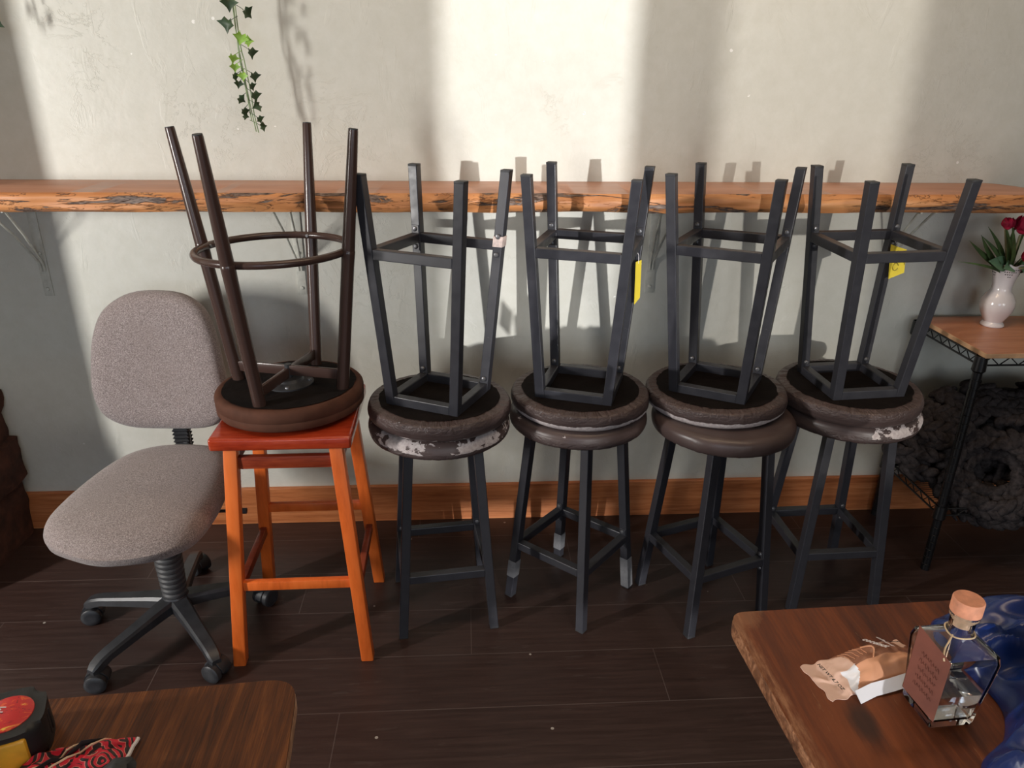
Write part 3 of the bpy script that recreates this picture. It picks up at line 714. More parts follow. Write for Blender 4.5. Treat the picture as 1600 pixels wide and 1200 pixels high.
def dome(zc):
    return lambda p: zc-.022*max(0, (1.52-p[1])/.14)**2*max(0, min(1, (zc-.38)/.02))+.004*math.cos((p[0]+.77)*9)*min(1, max(0, (zc-.40)/.015))
bm = B(); cushion(bm, ol, [(.90, .352), (.955, .356), (.985, .364), (1.0, .378), (1.0, dome(.386)), (.988, dome(.396)), (.965, dome(.4035)), (.93, dome(.409)), (.88, dome(.413)), (.81, dome(.4155)), (.72, dome(.417)), (.6, dome(.418)), (.45, dome(.4185)), (.3, dome(.4185)), (.15, dome(.4185)), (.03, dome(.4185))])
W2('seat', bm, FABRIC, angle=60)
bm = B(); cushion(bm, ol, [(.80, .350), (.92, .352), (.93, .357)]); W2('seat_shell', bm, PLASTIC)
sp = B(); box(sp, -.0, 0.001, 0, .001, 0, .001) if False else None
bar = B(); tube(bar, [(-.765-CX, 1.78-CY, .345), (-.78-CX, 1.87-CY, .345), (-.79-CX, 1.925-CY, .362), (-.795-CX, 1.942-CY, .42), (-.80-CX, 1.948-CY, .50)], .012, 10, sq=1.6); inch(bar, 'back_support', PLASTIC)
ab = B(); prof = []
for k in range(9):
    z = .360+k*.011; prof += [(.022, z), (.030, z+.0055)]
prof = [(0, .36)]+prof+[(.022, .459), (0, .459)]
lathe(ab, prof, 4, Matrix.Translation((-.797-CX, 1.935-CY, 0)) @ Matrix.Rotation(PI/4+.1, 4, 'Z')); inch(ab, 'back_bellows', PLASTIC, smooth=False)
bo = [(-.80, .815), (-.735, .806), (-.690, .770), (-.668, .70), (-.660, .63), (-.662, .54), (-.682, .478), (-.735, .444), (-.83, .430), (-.925, .432), (-.982, .466), (-1.0, .53), (-.992, .62), (-.975, .70), (-.942, .765), (-.880, .806)]
bo = [(-.828+(x+.828)*1.09+.010+.012*(z < .60)*(x > -.8), z) for x, z in bo]
bo = [(p.x, p.y) for p in spline([(x, z, 0) for x, z in bo], 5)]
bcx, bcz = -.828, .62
bm = B(); rings = []
for s, y in [(.90, .030), (.965, .026), (.995, .014), (1.0, .004), (.99, -.008), (.955, -.018), (.88, -.0245), (.7, -.028), (.4, -.0275), (.12, -.027)]:
    rings.append([bm.verts.new(((x-bcx)*s, y-.02*(((x-bcx)*s/.17)**2)*1.0, (z-bcz)*s)) for x, z in bo])
for a_, b_ in zip(rings, rings[1:]):
    for k in range(len(bo)): bm.faces.new((a_[k], a_[(k+1) % len(bo)], b_[(k+1) % len(bo)], b_[k]))
bm.faces.new(rings[0]); bm.faces.new(rings[-1][::-1])
me = finish('backrest', bm, FABRIC, angle=60)
me.transform(Matrix.Translation((bcx-CX, 1.925-CY, bcz)) @ Matrix.Rotation(-.16, 4, 'Z') @ Matrix.Rotation(-.05, 4, 'X'))
link('backrest', me, ch)
lv = B(); tube(lv, [(.06, -.0, .342), (.15, .01, .340), (.185, .012, .338)], .004, 8); tube(lv, [(.18, .012, .338), (.205, .013, .337)], .0075, 10); inch(lv, 'height_lever', PLASTIC)

# ------------------------------------------------------------------ foreground tables
def rounded(pts, n=6): return [(p.x, p.y) for p in spline([(x, y, 0) for x, y in pts], n, True)]
def table(name, poly, z, th, m, me_, label, cx, cy):
    t = empty(name, (cx, cy, 0), label, 'table'); iv = Matrix.Translation((-cx, -cy, 0))
    def w3(nm, bm, mm, par=t, **k):
        me = finish(nm, bm, mm, **k); me.transform(iv); return link(nm, me, par)
    bm = B(); prism(bm, poly, z-.0035, z, 0); 
    w3('tabletop', bm, m, smooth=False)
    bm = B(); c = (sum(p[0] for p in poly)/len(poly), sum(p[1] for p in poly)/len(poly))
    rings = []
    for s, zz in ((.9995, z-.0034), (1.0012, z-.006), (1.0015, z-.012), (1.0012, z-th+.004), (.998, z-th)):
        rings.append([bm.verts.new((c[0]+(p[0]-c[0])*s, c[1]+(p[1]-c[1])*s, zz)) for p in poly])
    for a_, b_ in zip(rings, rings[1:]):
        for k in range(len(poly)): bm.faces.new((a_[k], a_[(k+1) % len(poly)], b_[(k+1) % len(poly)], b_[k]))
    bm.faces.new(rings[0]); bm.faces.new(rings[-1][::-1])
    w3('table_edge', bm, me_, angle=50)
    bm = B(); tube(bm, [(cx, cy, .03), (cx, cy, z-th)], .035, 20); w3('pedestal', bm, STEEL)
    bm = B(); beam(bm, (cx-.28, cy, .018), (cx+.28, cy, .018), .07, .034); beam(bm, (cx, cy-.26, .018), (cx, cy+.26, .018), .07, .034); w3('pedestal_foot', bm, STEEL)
    return t
def rrect(p, r, n=8):
    """corner-rounded polygon"""
    out = []; m = len(p)
    for i in range(m):
        a, b, c = Vector(p[i-1]), Vector(p[i]), Vector(p[(i+1) % m]); u = (a-b).normalized(); v = (c-b).normalized()
        s = b+u*r; e = b+v*r
        for k in range(n+1):
            t_ = k/n; out.append(tuple((1-t_)**2*s+2*t_*(1-t_)*b+t_*t_*e))
    return out
Lp = rrect([(-.206, .705), (-.905, .655), (-.86, .02), (-.145, .07)], .035)
table('dining_table', Lp, .68, .024, TABLEL, EDGEW, 'dark oak table with rounded corner at the bottom left of the photo', -.53, .37)
Rp = rrect([(.347, .797), (.385, .10), (1.09, .13), (1.05, .822)], .024)
table('dining_table', Rp, .68, .026, TABLER, EDGEW2, 'worn reddish-brown table at the bottom right carrying the glass bottle', .72, .46)
TZ = .6802

# ------------------------------------------------------------------ things on the left table: tape measure, pouch
tmx, tmy = -.486, .622
tmE = empty('tape_measure', (tmx, tmy, TZ), 'yellow and black tape measure with round red label on the left table', 'tape measure')
def rr_body(wx, wy, r, z0, z1, bev): 
    return prism(B(), rrect([(-wx, -wy), (wx, -wy), (wx, wy), (-wx, wy)], r, 10), z0, z1, bev, 4)
TMM = Matrix.Rotation(.35, 4, 'Z')
bm = rr_body(.036, .036, .030, 0, .043, .008); obj('body', bm, RUBBER, tmE, M=TMM, angle=50)
bm = B()
for k in range(9):
    a = -.9+k*.24; x, y = .0345*math.cos(a), .0345*math.sin(a)
    beam(bm, (x*1.02, y*1.02, .008), (x*1.02, y*1.02, .036), .003, .004, up=(x, y, 0))
obj('grip_rib', bm, RUBBER, tmE, M=TMM)
bm = B(); lathe(bm, [(0, .0445), (.024, .0445), (.0255, .0438), (.0258, .0425)], 40); lb = obj('label_disc', bm, LABEL, tmE, M=TMM)
text_mesh('WM', .012, Matrix.Translation((-.008, .002, .0448)) @ Matrix.Rotation(1.2, 4, 'Z'), lb, WHITE, 'lettering')
bm = B(); box(bm, -.024, .020, -.0395, -.030, .003, .037, .003); obj('side_panel', bm, YPLAST, tmE, M=TMM)
bm = B(); box(bm, -.030, -.024, -.040, -.034, .0, .012, .001); obj('tape_hook', bm, BOLT, tmE, M=TMM)

pc = empty('patterned_pouch', (-.41, .592, TZ), 'crumpled red and black swirl-patterned cloth pouch on the left table', 'pouch')
bm = B(); nx, ny = 40, 24; g = {}
def pouch_pt(u, v, top):
    # u along length (left-bottom to right-top), v across
    x = -.055+.105*u; y = -.028+.052*v+.010*u-.012*(1-u)
    e = min(1, min(u, 1-u)*7)*min(1, min(v, 1-v)*5); e = math.sqrt(max(e, 0))
    h = .013*e*(1+.5*noise.noise(Vector((u*5, v*4, 1))))+.004*e*noise.noise(Vector((u*13, v*11, 2)))
    return (x+.004*noise.noise(Vector((v*4, 0, 3))), y+.003*noise.noise(Vector((u*5, 0, 7))), max(.0006, h) if top else .0003)
for top in (0, 1):
    for i in range(nx+1):
        for j in range(ny+1): g[top, i, j] = bm.verts.new(pouch_pt(i/nx, j/ny, top))
for top in (0, 1):
    for i in range(nx):
        for j in range(ny): bm.faces.new([g[top, a, b] for a, b in ((i, j), (i+1, j), (i+1, j+1), (i, j+1))])
for i in range(nx):
    for j in (0, ny): bm.faces.new((g[0, i, j], g[0, i+1, j], g[1, i+1, j], g[1, i, j]))
for j in range(ny):
    for i in (0, nx): bm.faces.new((g[0, i, j], g[0, i, j+1], g[1, i, j+1], g[1, i, j]))
obj('cloth', bm, POUCH, pc, angle=70)
bm = B(); tube(bm, [(pouch_pt(.12+.55*t, .02+.96*t, 1)[0], pouch_pt(.12+.55*t, .02+.96*t, 1)[1], pouch_pt(.12+.55*t, .02+.96*t, 1)[2]+.0015) for t in [k/14 for k in range(15)]], .0055, 8, sq=.3); obj('strap', bm, RUBBER, pc)
for dx in (-.08, .08):
    bm = B(); tube(bm, [(pouch_pt(.12+dx+.55*t, .02+.96*t, 1)[0], pouch_pt(.12+dx+.55*t, .02+.96*t, 1)[1], pouch_pt(.12+dx+.55*t, .02+.96*t, 1)[2]+.001) for t in [k/14 for k in range(15)]], .0012, 6); obj('seam', bm, CORKL, pc)
bm = B(); tube(bm, [pouch_pt(.995, .1+.85*k/8, 1) for k in range(9)], .0022, 6); obj('piping', bm, WHITE, pc)
bm = B(); t = B(); bmesh.ops.create_icosphere(t, subdivisions=3, radius=.016)
for v in t.verts: v.co += v.co.normalized()*.004*noise.noise(v.co*120); v.co.z = max(v.co.z*.7, -.009)
merge(bm, t, Matrix.Translation((.052, -.018, .0095))); obj('drawstring_toggle', bm, RUBBER, pc)

# ------------------------------------------------------------------ things on the right table
# snack bag
sb = empty('snack_bag', (.48, .69, TZ), 'open crumpled peach and brown snack bag lying beside the glass bottle', 'bag')
BM = Matrix.Rotation(.27, 4, 'Z')
def bag_pt(u, v, top):
    x = -.074+.150*u; y = -.034+.058*v
    e = max(0, min(1, (u-.12)*3.2))*max(0, min(1, (1.02-u)*4))
    pr = math.sin(PI*min(1, max(0, v)))**.6
    h = .024*e*pr*(1+.25*noise.noise(Vector((u*4, v*3, 5))))+.003*noise.noise(Vector((u*9, v*7, 8)))*pr
    y += (1-e)*.002*math.sin(u*40); x += .004*noise.noise(Vector((0, v*5, 2)))
    return (x-.012*(1-v)*0, y, max(.0012, h+.0012) if top else .0003)
bm = B(); nx, ny = 110, 60; g = {}
for top in (0, 1):
    for i in range(nx+1):
        for j in range(ny+1): g[top, i, j] = bm.verts.new(bag_pt(i/nx, j/ny, top))
def bagmat(u, v):
    r = (u-.02)**2*1.0+(v-.55)**2*.20
    if u < .16: return 0
    if r < .105: return 2 if v < .46 and u > .22 else 0
    if (u-.90)**2+(v-1.0)**2*.5 < .045: return 0
    if v < .42 : return 3
    return 1
for top in (0, 1):
    for i in range(nx):
        for j in range(ny):
            f = bm.faces.new([g[top, a, b] for a, b in ((i, j), (i+1, j), (i+1, j+1), (i, j+1))]); f.material_index = bagmat((i+.5)/nx, (j+.5)/ny) if top else 0
for i in range(nx):
    for j in (0, ny): bm.faces.new((g[0, i, j], g[0, i+1, j], g[1, i+1, j], g[1, i, j]))
for j in range(ny):
    for i in (0, nx): bm.faces.new((g[0, i, j], g[0, i, j+1], g[1, i, j+1], g[1, i, j]))
bg = obj('bag_body', bm, [BAGP, BAGB, BAGW, BAGO], sb, M=BM, angle=70)
def on_bag(u, v, rz, tilt=0):
    p = bag_pt(u, v, 1); q = bag_pt(u+.01, v, 1); r = bag_pt(u, v+.02, 1)
    ax = (Vector(q)-Vector(p)).normalized(); ay = (Vector(r)-Vector(p)).normalized(); nn = ax.cross(ay).normalized(); ay = nn.cross(ax)
    m3 = Matrix((ax, ay, nn)).transposed().to_4x4(); m3.translation = Vector(p)+nn*.0026
    return m3 @ Matrix.Rotation(rz, 4, 'Z')
text_mesh('NET WT 6.7 OZ', .0062, Matrix.Translation(bag_pt(.13, .52, 1)) @ Matrix.Translation((0, 0, .0035)) @ Matrix.Rotation(-PI/2, 4, 'Z'), bg, INK, 'printed_text', .0001, .0001)
text_mesh('choc', .013, on_bag(.70, .66, -PI/2), bg, WHITE, 'printed_text', .0001, .0003)
text_mesh('coconut', .012, on_bag(.60, .64, -PI/2), bg, WHITE, 'printed_text', .0001, .0003)
for k in range(5): 
    p0 = [bag_pt(.34+.035*k, .55+.36*t, 1) for t in [j/8 for j in range(9)]]
    bm = B(); tube(bm, [(x, y, z+.0004) for x, y, z in p0], .0005, 5); obj('printed_line', bm, BAGO, bg)
bm = B(); tube(bm, [(x, y, z+.0006) for x, y, z in [bag_pt(.50+.06*math.sin(t*3), .42+.38*t, 1) for t in [j/8 for j in range(9)]]], .0012, 6, sq=.4); obj('printed_curve', bm, BAGO, bg)
text_mesh('SNACK', .0060, on_bag(.86, .80, -PI/2), bg, INK, 'printed_text', .0001, .0001)
bm = B()
fl = [(.028, -.030, .004), (.055, -.036, .006), (.085, -.036, .008), (.115, -.036, .010), (.140, -.036, .011)]
fl = [(-.045+i*.0245, -.041+.002*math.sin(i*1.7)+.001*i, .0035+.0012*i) for i in range(6)]
rings = []
for (x, y, z) in fl:
    rings.append([bm.verts.new(q) for q in ((x, y-.006, z-.0025), (x, y+.006, z+.006), (x, y+.0065, z+.005), (x, y-.0055, z-.0032))])
for a_, b_ in zip(rings, rings[1:]):
    for k in range(4): bm.faces.new((a_[k], a_[(k+1) % 4], b_[(k+1) % 4], b_[k]))
bm.faces.new(rings[0]); bm.faces.new(rings[-1][::-1]); tagp(obj('bag_seam', bm, BAGW, sb, M=BM), 'shiny white heat-sealed seam')

# bottle
bt = empty('glass_bottle', (.5325, .6225, TZ), 'clear square glass bottle with cork stopper, twine and brown tag on the right table', 'bottle')
bt.rotation_euler = (0, 0, .06)
def sqring(hx, hy, r, z, n=6):
    out = []
    for cx_, cy_, a0 in ((hx-r, hy-r, 0), (-hx+r, hy-r, PI/2), (-hx+r, -hy+r, PI), (hx-r, -hy+r, 1.5*PI)):
        for k in range(n+1): a = a0+PI/2*k/n; out.append((cx_+r*math.cos(a), cy_+r*math.sin(a), z))
    return out
def loft(bm, rings, cap=(True, True)):
    vs = [[bm.verts.new(p) for p in r] for r in rings]
    for a_, b_ in zip(vs, vs[1:]):
        for k in range(len(a_)): bm.faces.new((a_[k], a_[(k+1) % len(a_)], b_[(k+1) % len(b_)], b_[k]))
    if cap[0]: bm.faces.new(vs[0][::-1])
    if cap[1]: bm.faces.new(vs[-1])
    return bm
outer = [(.0255, .0245, .003, 0), (.0268, .0258, .003, .004), (.0285, .0272, .003, .03), (.0318, .0295, .003, .065), (.0338, .0305, .003, .088), (.0325, .0295, .005, .0965), (.021, .0195, .009, .106), (.0135, .0135, .0134, .112), (.0125, .0125, .0124, .120), (.0130, .0130, .0129, .132), (.0150, .0150, .0149, .134), (.0150, .0150, .0149, .139)]
inner = [(.0125, .0125, .0124, .139), (.0105, .0105, .0104, .132), (.0100, .0100, .0099, .118), (.0110, .0110, .0109, .111), (.018, .0165, .008, .104), (.0290, .0265, .004, .095), (.0303, .0272, .002, .088), (.0283, .0262, .002, .065), (.025, .0240, .002, .03), (.0235, .0225, .002, .012), (.022, .021, .002, .008)]
bm = B(); loft(bm, [sqring(*r) for r in outer+inner]); obj('glass_body', bm, GLASS, bt, angle=40)
lq = [(.0219, .0209, .002, .0082), (.0234, .0224, .002, .012), (.0249, .0239, .002, .03), (.0262, .0249, .002, .045)]
bm = B(); loft(bm, [sqring(*r) for r in lq]); obj('liquid', bm, LIQUID, bt, angle=40)
bm = B(); lathe(bm, [(0, .156), (.0148, .156), (.0158, .1545), (.0158, .1395), (0, .1395)], 40); obj('stopper_cap', bm, CORK, bt, angle=40)
bm = B(); lathe(bm, [(0, .1395), (.0120, .1395), (.0102, .128), (.0096, .122), (0, .122)], 32); obj('stopper_plug', bm, CORKL, bt, angle=40)
bm = B(); tube(bm, [(.0148*math.cos(a), .0148*math.sin(a), .1135+.001*math.sin(3*a)) for a in [2*PI*k/40 for k in range(40)]], .0009, 8, closed=True)
tube(bm, spline([(-.013, -.006, .1135), (-.022, -.014, .1135), (-.034, -.024, .113), (-.0415, -.033, .1115), (-.0425, -.0365, .108)], 6, False), .0009, 8); obj('twine', bm, TWINE, bt)
# card hangs from the twine, resting against the bottle's left front edge
tgp = [Vector(p)-Vector((.5325, .6225, TZ)) for p in ((.463, .6, .826), (.498, .585, .785), (.4905, .578, .712), (.457, .594, .750))]
bm = B(); nrm = (tgp[1]-tgp[0]).cross(tgp[3]-tgp[0]).normalized()*.0006
hexa(bm, [p-nrm for p in tgp], [p+nrm for p in tgp]); 
tg = obj('paper_tag', bm, KRAFT, bt, smooth=False)
def ontag(u, v): return tgp[0].lerp(tgp[1], u).lerp(tgp[3].lerp(tgp[2], u), v)+nrm*(1.6 if nrm.y < 0 else -1.6)
for row in range(5):
    pts_ = [ontag(.22+.56*k/24, .28+.12*row+.03*math.sin(k*1.9+row*2)+.012*math.sin(k*5.1)) for k in range(25)]
    bm = B(); tube(bm, pts_, .0002, 5); obj('handwriting', bm, STEEL if False else KRAFT, tg)

# blue satin cloth
bc = empty('satin_cloth', (.70, .58, TZ), 'crumpled shiny royal blue satin cloth heaped beside the glass bottle', 'cloth')
cl = [(.596, .745), (.635, .775), (.70, .79), (.80, .79), (.95, .78), (.99, .60), (.97, .34), (.80, .27), (.62, .32), (.535, .42), (.520, .50), (.535, .545), (.575, .570), (.607, .620), (.600, .69)]
poly = [(p.x-.70, p.y-.58) for p in spline([(x, y, 0) for x, y in cl], 10)]
bm = B(); K = 46; rings = []
for j in range(K+1):
    s = 1-j/K*.985; e = 1-s; ring = []
    for k, (x, y) in enumerate(poly):
        px, py = x*s, y*s; a = math.atan2(py, px)
        wx = px+.03*noise.noise(Vector((px*8, py*8, 2))); wy = py+.03*noise.noise(Vector((px*8, py*8, 6)))
        r1 = 1-abs(noise.noise(Vector((wx*8+wy*7, wy*17-wx*4, .3))))*3.0
        r2_ = 1-abs(noise.noise(Vector((wx*17, wy*11+wx*9, 3.3))))*3.0
        fold = noise.noise(Vector((px*9, py*9, 1.7)))
        rise = min(1, e*6)**.7
        z = rise*(.028+.021*r1+.008*r2_+.012*fold)+.006*min(1, e*2)
        bulge = 1+.03*math.sin(min(1, e*10)*PI)
        ring.append(bm.verts.new((px*bulge, py*bulge, max(.0008, z))))
    rings.append(ring)
for a_, b_ in zip(rings, rings[1:]):
    for k in range(len(poly)): bm.faces.new((a_[k], a_[(k+1) % len(poly)], b_[(k+1) % len(poly)], b_[k]))
bm.faces.new(rings[0]); bm.faces.new(rings[-1][::-1]); obj('cloth_heap', bm, SATIN, bc, angle=80)

# ------------------------------------------------------------------ wire shelf unit
SX0, SX1, SY0, SY1, SZ = 1.347, 1.93, 1.771, 2.068, .685
ws = empty('wire_shelf', (SX0, SY0, 0), 'black wire shelf rack with a red oak board on top, right of the stools', 'shelf')
iv = Matrix.Translation((-SX0, -SY0, 0))
def WS(nm, bm, m, par=ws, **k):
    me = finish(nm, bm, m, **k); me.transform(iv); return link(nm, me, par)
for px, py in ((SX0, SY0), (SX1, SY0), (SX0, SY1), (SX1, SY1)):
    bm = B(); zs = [0]; rs = [.0085]
    z = .02
    while z < .66:
        zs += [z, z+.0008, z+.0022, z+.003]; rs += [.0122, .0110, .0110, .0122]; z += .0254
    zs.append(.668); rs.append(.0122)
    tube(bm, [(px, py, z) for z in zs], rs, 18); p_ = WS('post', bm, WIRE, angle=30)
    bm = B(); lathe(bm, [(.0135, .0), (.0175, .005), (.0155, .045), (.0135, .045)], 20, Matrix.Translation((px, py, .628))); WS('clamp_sleeve', bm, WIRE, p_); bm = B(); lathe(bm, [(.0135, .0), (.0175, .005), (.0155, .045), (.0135, .045)], 20, Matrix.Translation((px, py, .172))); WS('clamp_sleeve', bm, WIRE, p_)
    bm = B(); tube(bm, [(px, py, 0), (px, py, .018)], .0125, 16); WS('levelling_foot', bm, WIRE, p_)
def rack(zt_, zb_, nm):
    bm = B()
    for z in (zt_, zb_):
        tube(bm, [(SX0, SY0, z), (SX1, SY0, z)], .0028, 8); tube(bm, [(SX0, SY1, z), (SX1, SY1, z)], .0028, 8)
        tube(bm, [(SX0, SY0, z), (SX0, SY1, z)], .0028, 8); tube(bm, [(SX1, SY0, z), (SX1, SY1, z)], .0028, 8)
    def zig(a, b, n):
        a, b = Vector(a), Vector(b); pts = []
        for k in range(n+1): p = a.lerp(b, k/n); p.z = zt_ if k % 2 else zb_; pts.append(p)
        tube(bm, pts, .0018, 6)
    zig((SX0, SY0, 0), (SX1, SY0, 0), 22); zig((SX0, SY1, 0), (SX1, SY1, 0), 22); zig((SX0, SY0, 0), (SX0, SY1, 0), 14); zig((SX1, SY0, 0), (SX1, SY1, 0), 14)
    WS('shelf_rim', bm, WIRE)
    bm = B(); n = 26
    for k in range(1, n*2):
        y = SY0+(SY1-SY0)*k/(n*2)
        if k % 2 == 0: tube(bm, [(SX0, y, zt_+.001), (SX1, y, zt_+.001)], .0013, 6)
    for k in range(1, 4): x = SX0+(SX1-SX0)*k/4; tube(bm, [(x, SY0, zt_-.002), (x, SY1, zt_-.002)], .0022, 6)
    WS('wire_deck', bm, WIRE)
rack(.668, .646, 'top'); rack(.206, .184, 'low')
bm = B(); box(bm, SX0-.002, SX1+.02, SY0-.017, SY1+.004, .671, .685, .0015)
for f in bm.faces: f.material_index = 0 if abs(f.normal.z) > .5 else 1
me = finish('shelf_board', bm, [SHELFB, SHELFE], smooth=False); me.transform(iv); link('shelf_board', me, ws)

# white vase
vx, vy, vz = 1.513, 1.985, .6855
va = empty('vase', (vx, vy, vz), 'white ceramic vase with pierced rim standing on the wire shelf', 'vase')
bm = B(); sc = 1.04
pr = [(0, .0), (.031, .0), (.033, .003), (.031, .008), (.026, .013), (.034, .026), (.044, .044), (.0475, .060), (.045, .076), (.035, .092), (.028, .100), (.027, .112), (.031, .135), (.038, .158), (.0445, .176), (.0455, .178), (.0425, .176), (.035, .155), (.027, .13), (.0235, .110), (.025, .100), (.040, .076), (.042, .06), (.03, .02), (0, .012)]
lathe(bm, [(r*.94, z*sc) for r, z in pr], 56, None, lambda r, z, a: (r, z+(.003*math.sin(a*8) if z > .17*sc else 0))); obj('vase_body', bm, CERAMIC, va, angle=50)
bm = B()
for i in range(40):
    for j in range(4):
        a = 2*PI*(i+(j % 2)*.5)/40; 
        if (i//5) % 2 and False: continue
        if abs(((i % 8)-3.5)) > 3.6-j*.9: continue
        z = (.164-j*.0068)*sc; r = (.0400-j*.0023)*.94+.0004
        lathe(bm, [(0, .0004), (.0017, .0004), (.0017, -.0004)], 6, Matrix.Translation((r*math.cos(a), r*math.sin(a), z)) @ Vector((math.cos(a), math.sin(a), -.3)).to_track_quat('Z', 'Y').to_matrix().to_4x4())
obj('pierced_holes', bm, INK, va)

# artificial flowers
def leaf(bm, base, tip, w_, bend=.0, n=8, up=Vector((0, -1, .4))):
    base, tip = Vector(base), Vector(tip); d = tip-base; s = d.cross(up).normalized(); nn = s.cross(d).normalized(); L = R_ = None; prev = None
    for k in range(n+1):
        t_ = k/n; c = base.lerp(tip, t_)+nn*bend*math.sin(PI*t_)-Vector((0, 0, abs(bend)*.6*t_*t_)); ww = w_*math.sin(PI*min(1, .06+.94*t_)**.8)*.5+.0004
        cur = [bm.verts.new(c-s*ww+nn*ww*.25), bm.verts.new(c), bm.verts.new(c+s*ww+nn*ww*.25), bm.verts.new(c-nn*.0009)]
        if prev:
            for a_, b_ in ((0, 1), (1, 2), (2, 3), (3, 0)): bm.faces.new((prev[a_], prev[b_], cur[b_], cur[a_]))
        else: bm.faces.new(cur)
        prev = cur
    bm.faces.new(prev[::-1])
fo = Vector((1.513, 1.985, .865)); 
fl_ = empty('flower_bouquet', fo, 'crimson silk peonies with long green leaves in the white vase', 'flowers')
def FO(nm, bm, m, par=fl_, **k):
    me = finish(nm, bm, m, **k); me.transform(Matrix.Translation(-fo)); return link(nm, me, par)
rnd = random.Random(3)
tips = [(1.335, 1.94, .895), (1.375, 1.93, .965), (1.395, 1.94, .985), (1.42, 1.92, 1.005), (1.45, 1.93, 1.0), (1.47, 1.94, .995), (1.50, 1.93, .99), (1.36, 1.95, .945), (1.40, 1.96, .955), (1.44, 1.90, .97), (1.57, 1.92, .96), (1.60, 1.93, .98), (1.63, 1.95, .95), (1.66, 1.94, .93), (1.62, 1.90, .91)]
for k, t_ in enumerate(tips):
    bm = B(); leaf(bm, (1.513+rnd.uniform(-.012, .012), 1.985+rnd.uniform(-.015, .01), .835), t_, .017 if k else .007, .012*rnd.choice((-1, 1)) if k else .02); FO('leaf', bm, LEAF, angle=80)
for t_, b_ in [((1.425, 1.945, .886), (1.495, 1.965, .864)), ((1.470, 1.94, .866), (1.51, 1.965, .870)), ((1.560, 1.935, .835), (1.532, 1.955, .878)), ((1.575, 1.94, .80), (1.542, 1.95, .872))]:
    bm = B(); leaf(bm, b_, t_, .042, .004); FO('broad_leaf', bm, LEAFS, angle=80)
def peony(c, r, seed):
    rn = random.Random(seed); bm = B()
    for ring, (n, el, rr) in enumerate([(7, .15, 1.0), (8, .5, .92), (7, .85, .8), (5, 1.15, .66)]):
        for k in range(n):
            a = 2*PI*(k+ring*.4)/n+rn.uniform(-.15, .15); e = el+rn.uniform(-.1, .1)
            t = B(); m_ = 5
            vs = {}
            for i in range(m_+1):
                for j in range(m_+1):
                    u = (i/m_-.5); v = j/m_; wd = .62*math.sin(PI*min(1, .15+v*.8))
                    ang = u*wd*2.2; el_ = (v*1.5-.4)*.9
                    rr_ = r*rr*(.55+.5*v)+r*.05*math.sin(i*2.5+j)
                    dirv = Vector((math.cos(el_)*math.cos(ang), math.cos(el_)*math.sin(ang), math.sin(el_)))
                    vs[i, j] = t.verts.new(dirv*rr_)
            for i in range(m_):
                for j in range(m_): t.faces.new((vs[i, j], vs[i+1, j], vs[i+1, j+1], vs[i, j+1]))
            ex = bmesh.ops.solidify(t, geom=t.faces[:], thickness=.0006)
            merge(bm, t, Matrix.Translation(c) @ Matrix.Rotation(a, 4, 'Z') @ Matrix.Rotation(-e, 4, 'Y'))
    t = B(); bmesh.ops.create_icosphere(t, subdivisions=2, radius=r*.5); merge(bm, t, Matrix.Translation(c))
    return bm
for (c, r, s) in [((1.438, 1.925, .983), .022, 1), ((1.487, 1.930, .975), .033, 2), ((1.56, 1.925, .970), .034, 3), ((1.522, 1.912, .892), .036, 4), ((1.62, 1.92, .90), .03, 5)]:
    FO('flower_head', peony(c, r, s), PETAL, angle=80)
    bm = B(); tube(bm, [(1.513, 1.98, .83), ((1.513+c[0])/2, 1.955, (.83+c[2])/2), (c[0], c[1]+.005, c[2]-r*.6)], .0030, 8); FO('stem', bm, STEM)

# clear glass vase at the frame edge
gv = empty('glass_vase', (1.675, 1.965, vz), 'clear round glass vase beside the white vase at the right edge', 'vase')
bm = B(); lathe(bm, [(0, 0), (.04, 0), (.062, .02), (.070, .05), (.062, .085), (.04, .12), (.032, .15), (.038, .18), (.0355, .18), (.0295, .15), (.037, .12), (.059, .085), (.067, .05), (.059, .022), (.038, .006), (0, .006)], 48); obj('vase_body', bm, GLASSG, gv, angle=50)

# ------------------------------------------------------------------ chunky knitted blanket
bk = empty('knitted_blanket', (1.55, 1.90, .208), 'rolled charcoal chunky-knit blanket on the lower wire shelf', 'blanket')
bm = B()
SKIP = [None]
def blob(c, d, n_, l, w_):
    if SKIP[0] is not None and c[1] < 1.90 and math.hypot(c[0]-SKIP[0].x, c[2]-SKIP[0].z) < .150: return
    t = B(); bmesh.ops.create_uvsphere(t, u_segments=10, v_segments=7, radius=1)
    d = Vector(d).normalized(); n_ = Vector(n_); n_ = (n_-d*n_.dot(d)).normalized(); s = d.cross(n_)
    m = Matrix((d*l, s*w_, n_*w_*.8)).transposed().to_4x4(); m.translation = Vector(c)-Vector((1.55, 1.90, .208))
    merge(bm, t, m)
def braid(path, normals, l=.027, w_=.0135, step=.025):
    acc = 0; 
    for i in range(1, len(path)):
        a, b = Vector(path[i-1]), Vector(path[i]); seg = (b-a).length; d = (b-a).normalized(); n_ = Vector(normals[i]).normalized(); s = d.cross(n_).normalized()
        while acc < seg:
            p = a+d*acc+Vector((rnd.uniform(-.002, .002), rnd.uniform(-.002, .002), rnd.uniform(-.002, .002)))
            for sg_ in (-1, 1): blob(p+s*sg_*.0125+n_*rnd.uniform(-.003, .005), d*.8+s*sg_*rnd.uniform(.45, .8), n_, l*rnd.uniform(.8, 1.15), w_*rnd.uniform(.8, 1.1))
            acc += step
        acc -= seg
vd = Vector((-.45, -.85, .30)).normalized()
ex_ = Vector((.88, -.47, 0)).normalized(); ez_ = vd.cross(ex_)*-1
ez_ = Vector((.14, .26, .95)).normalized()
rc = Vector((1.485, 1.785, .310))
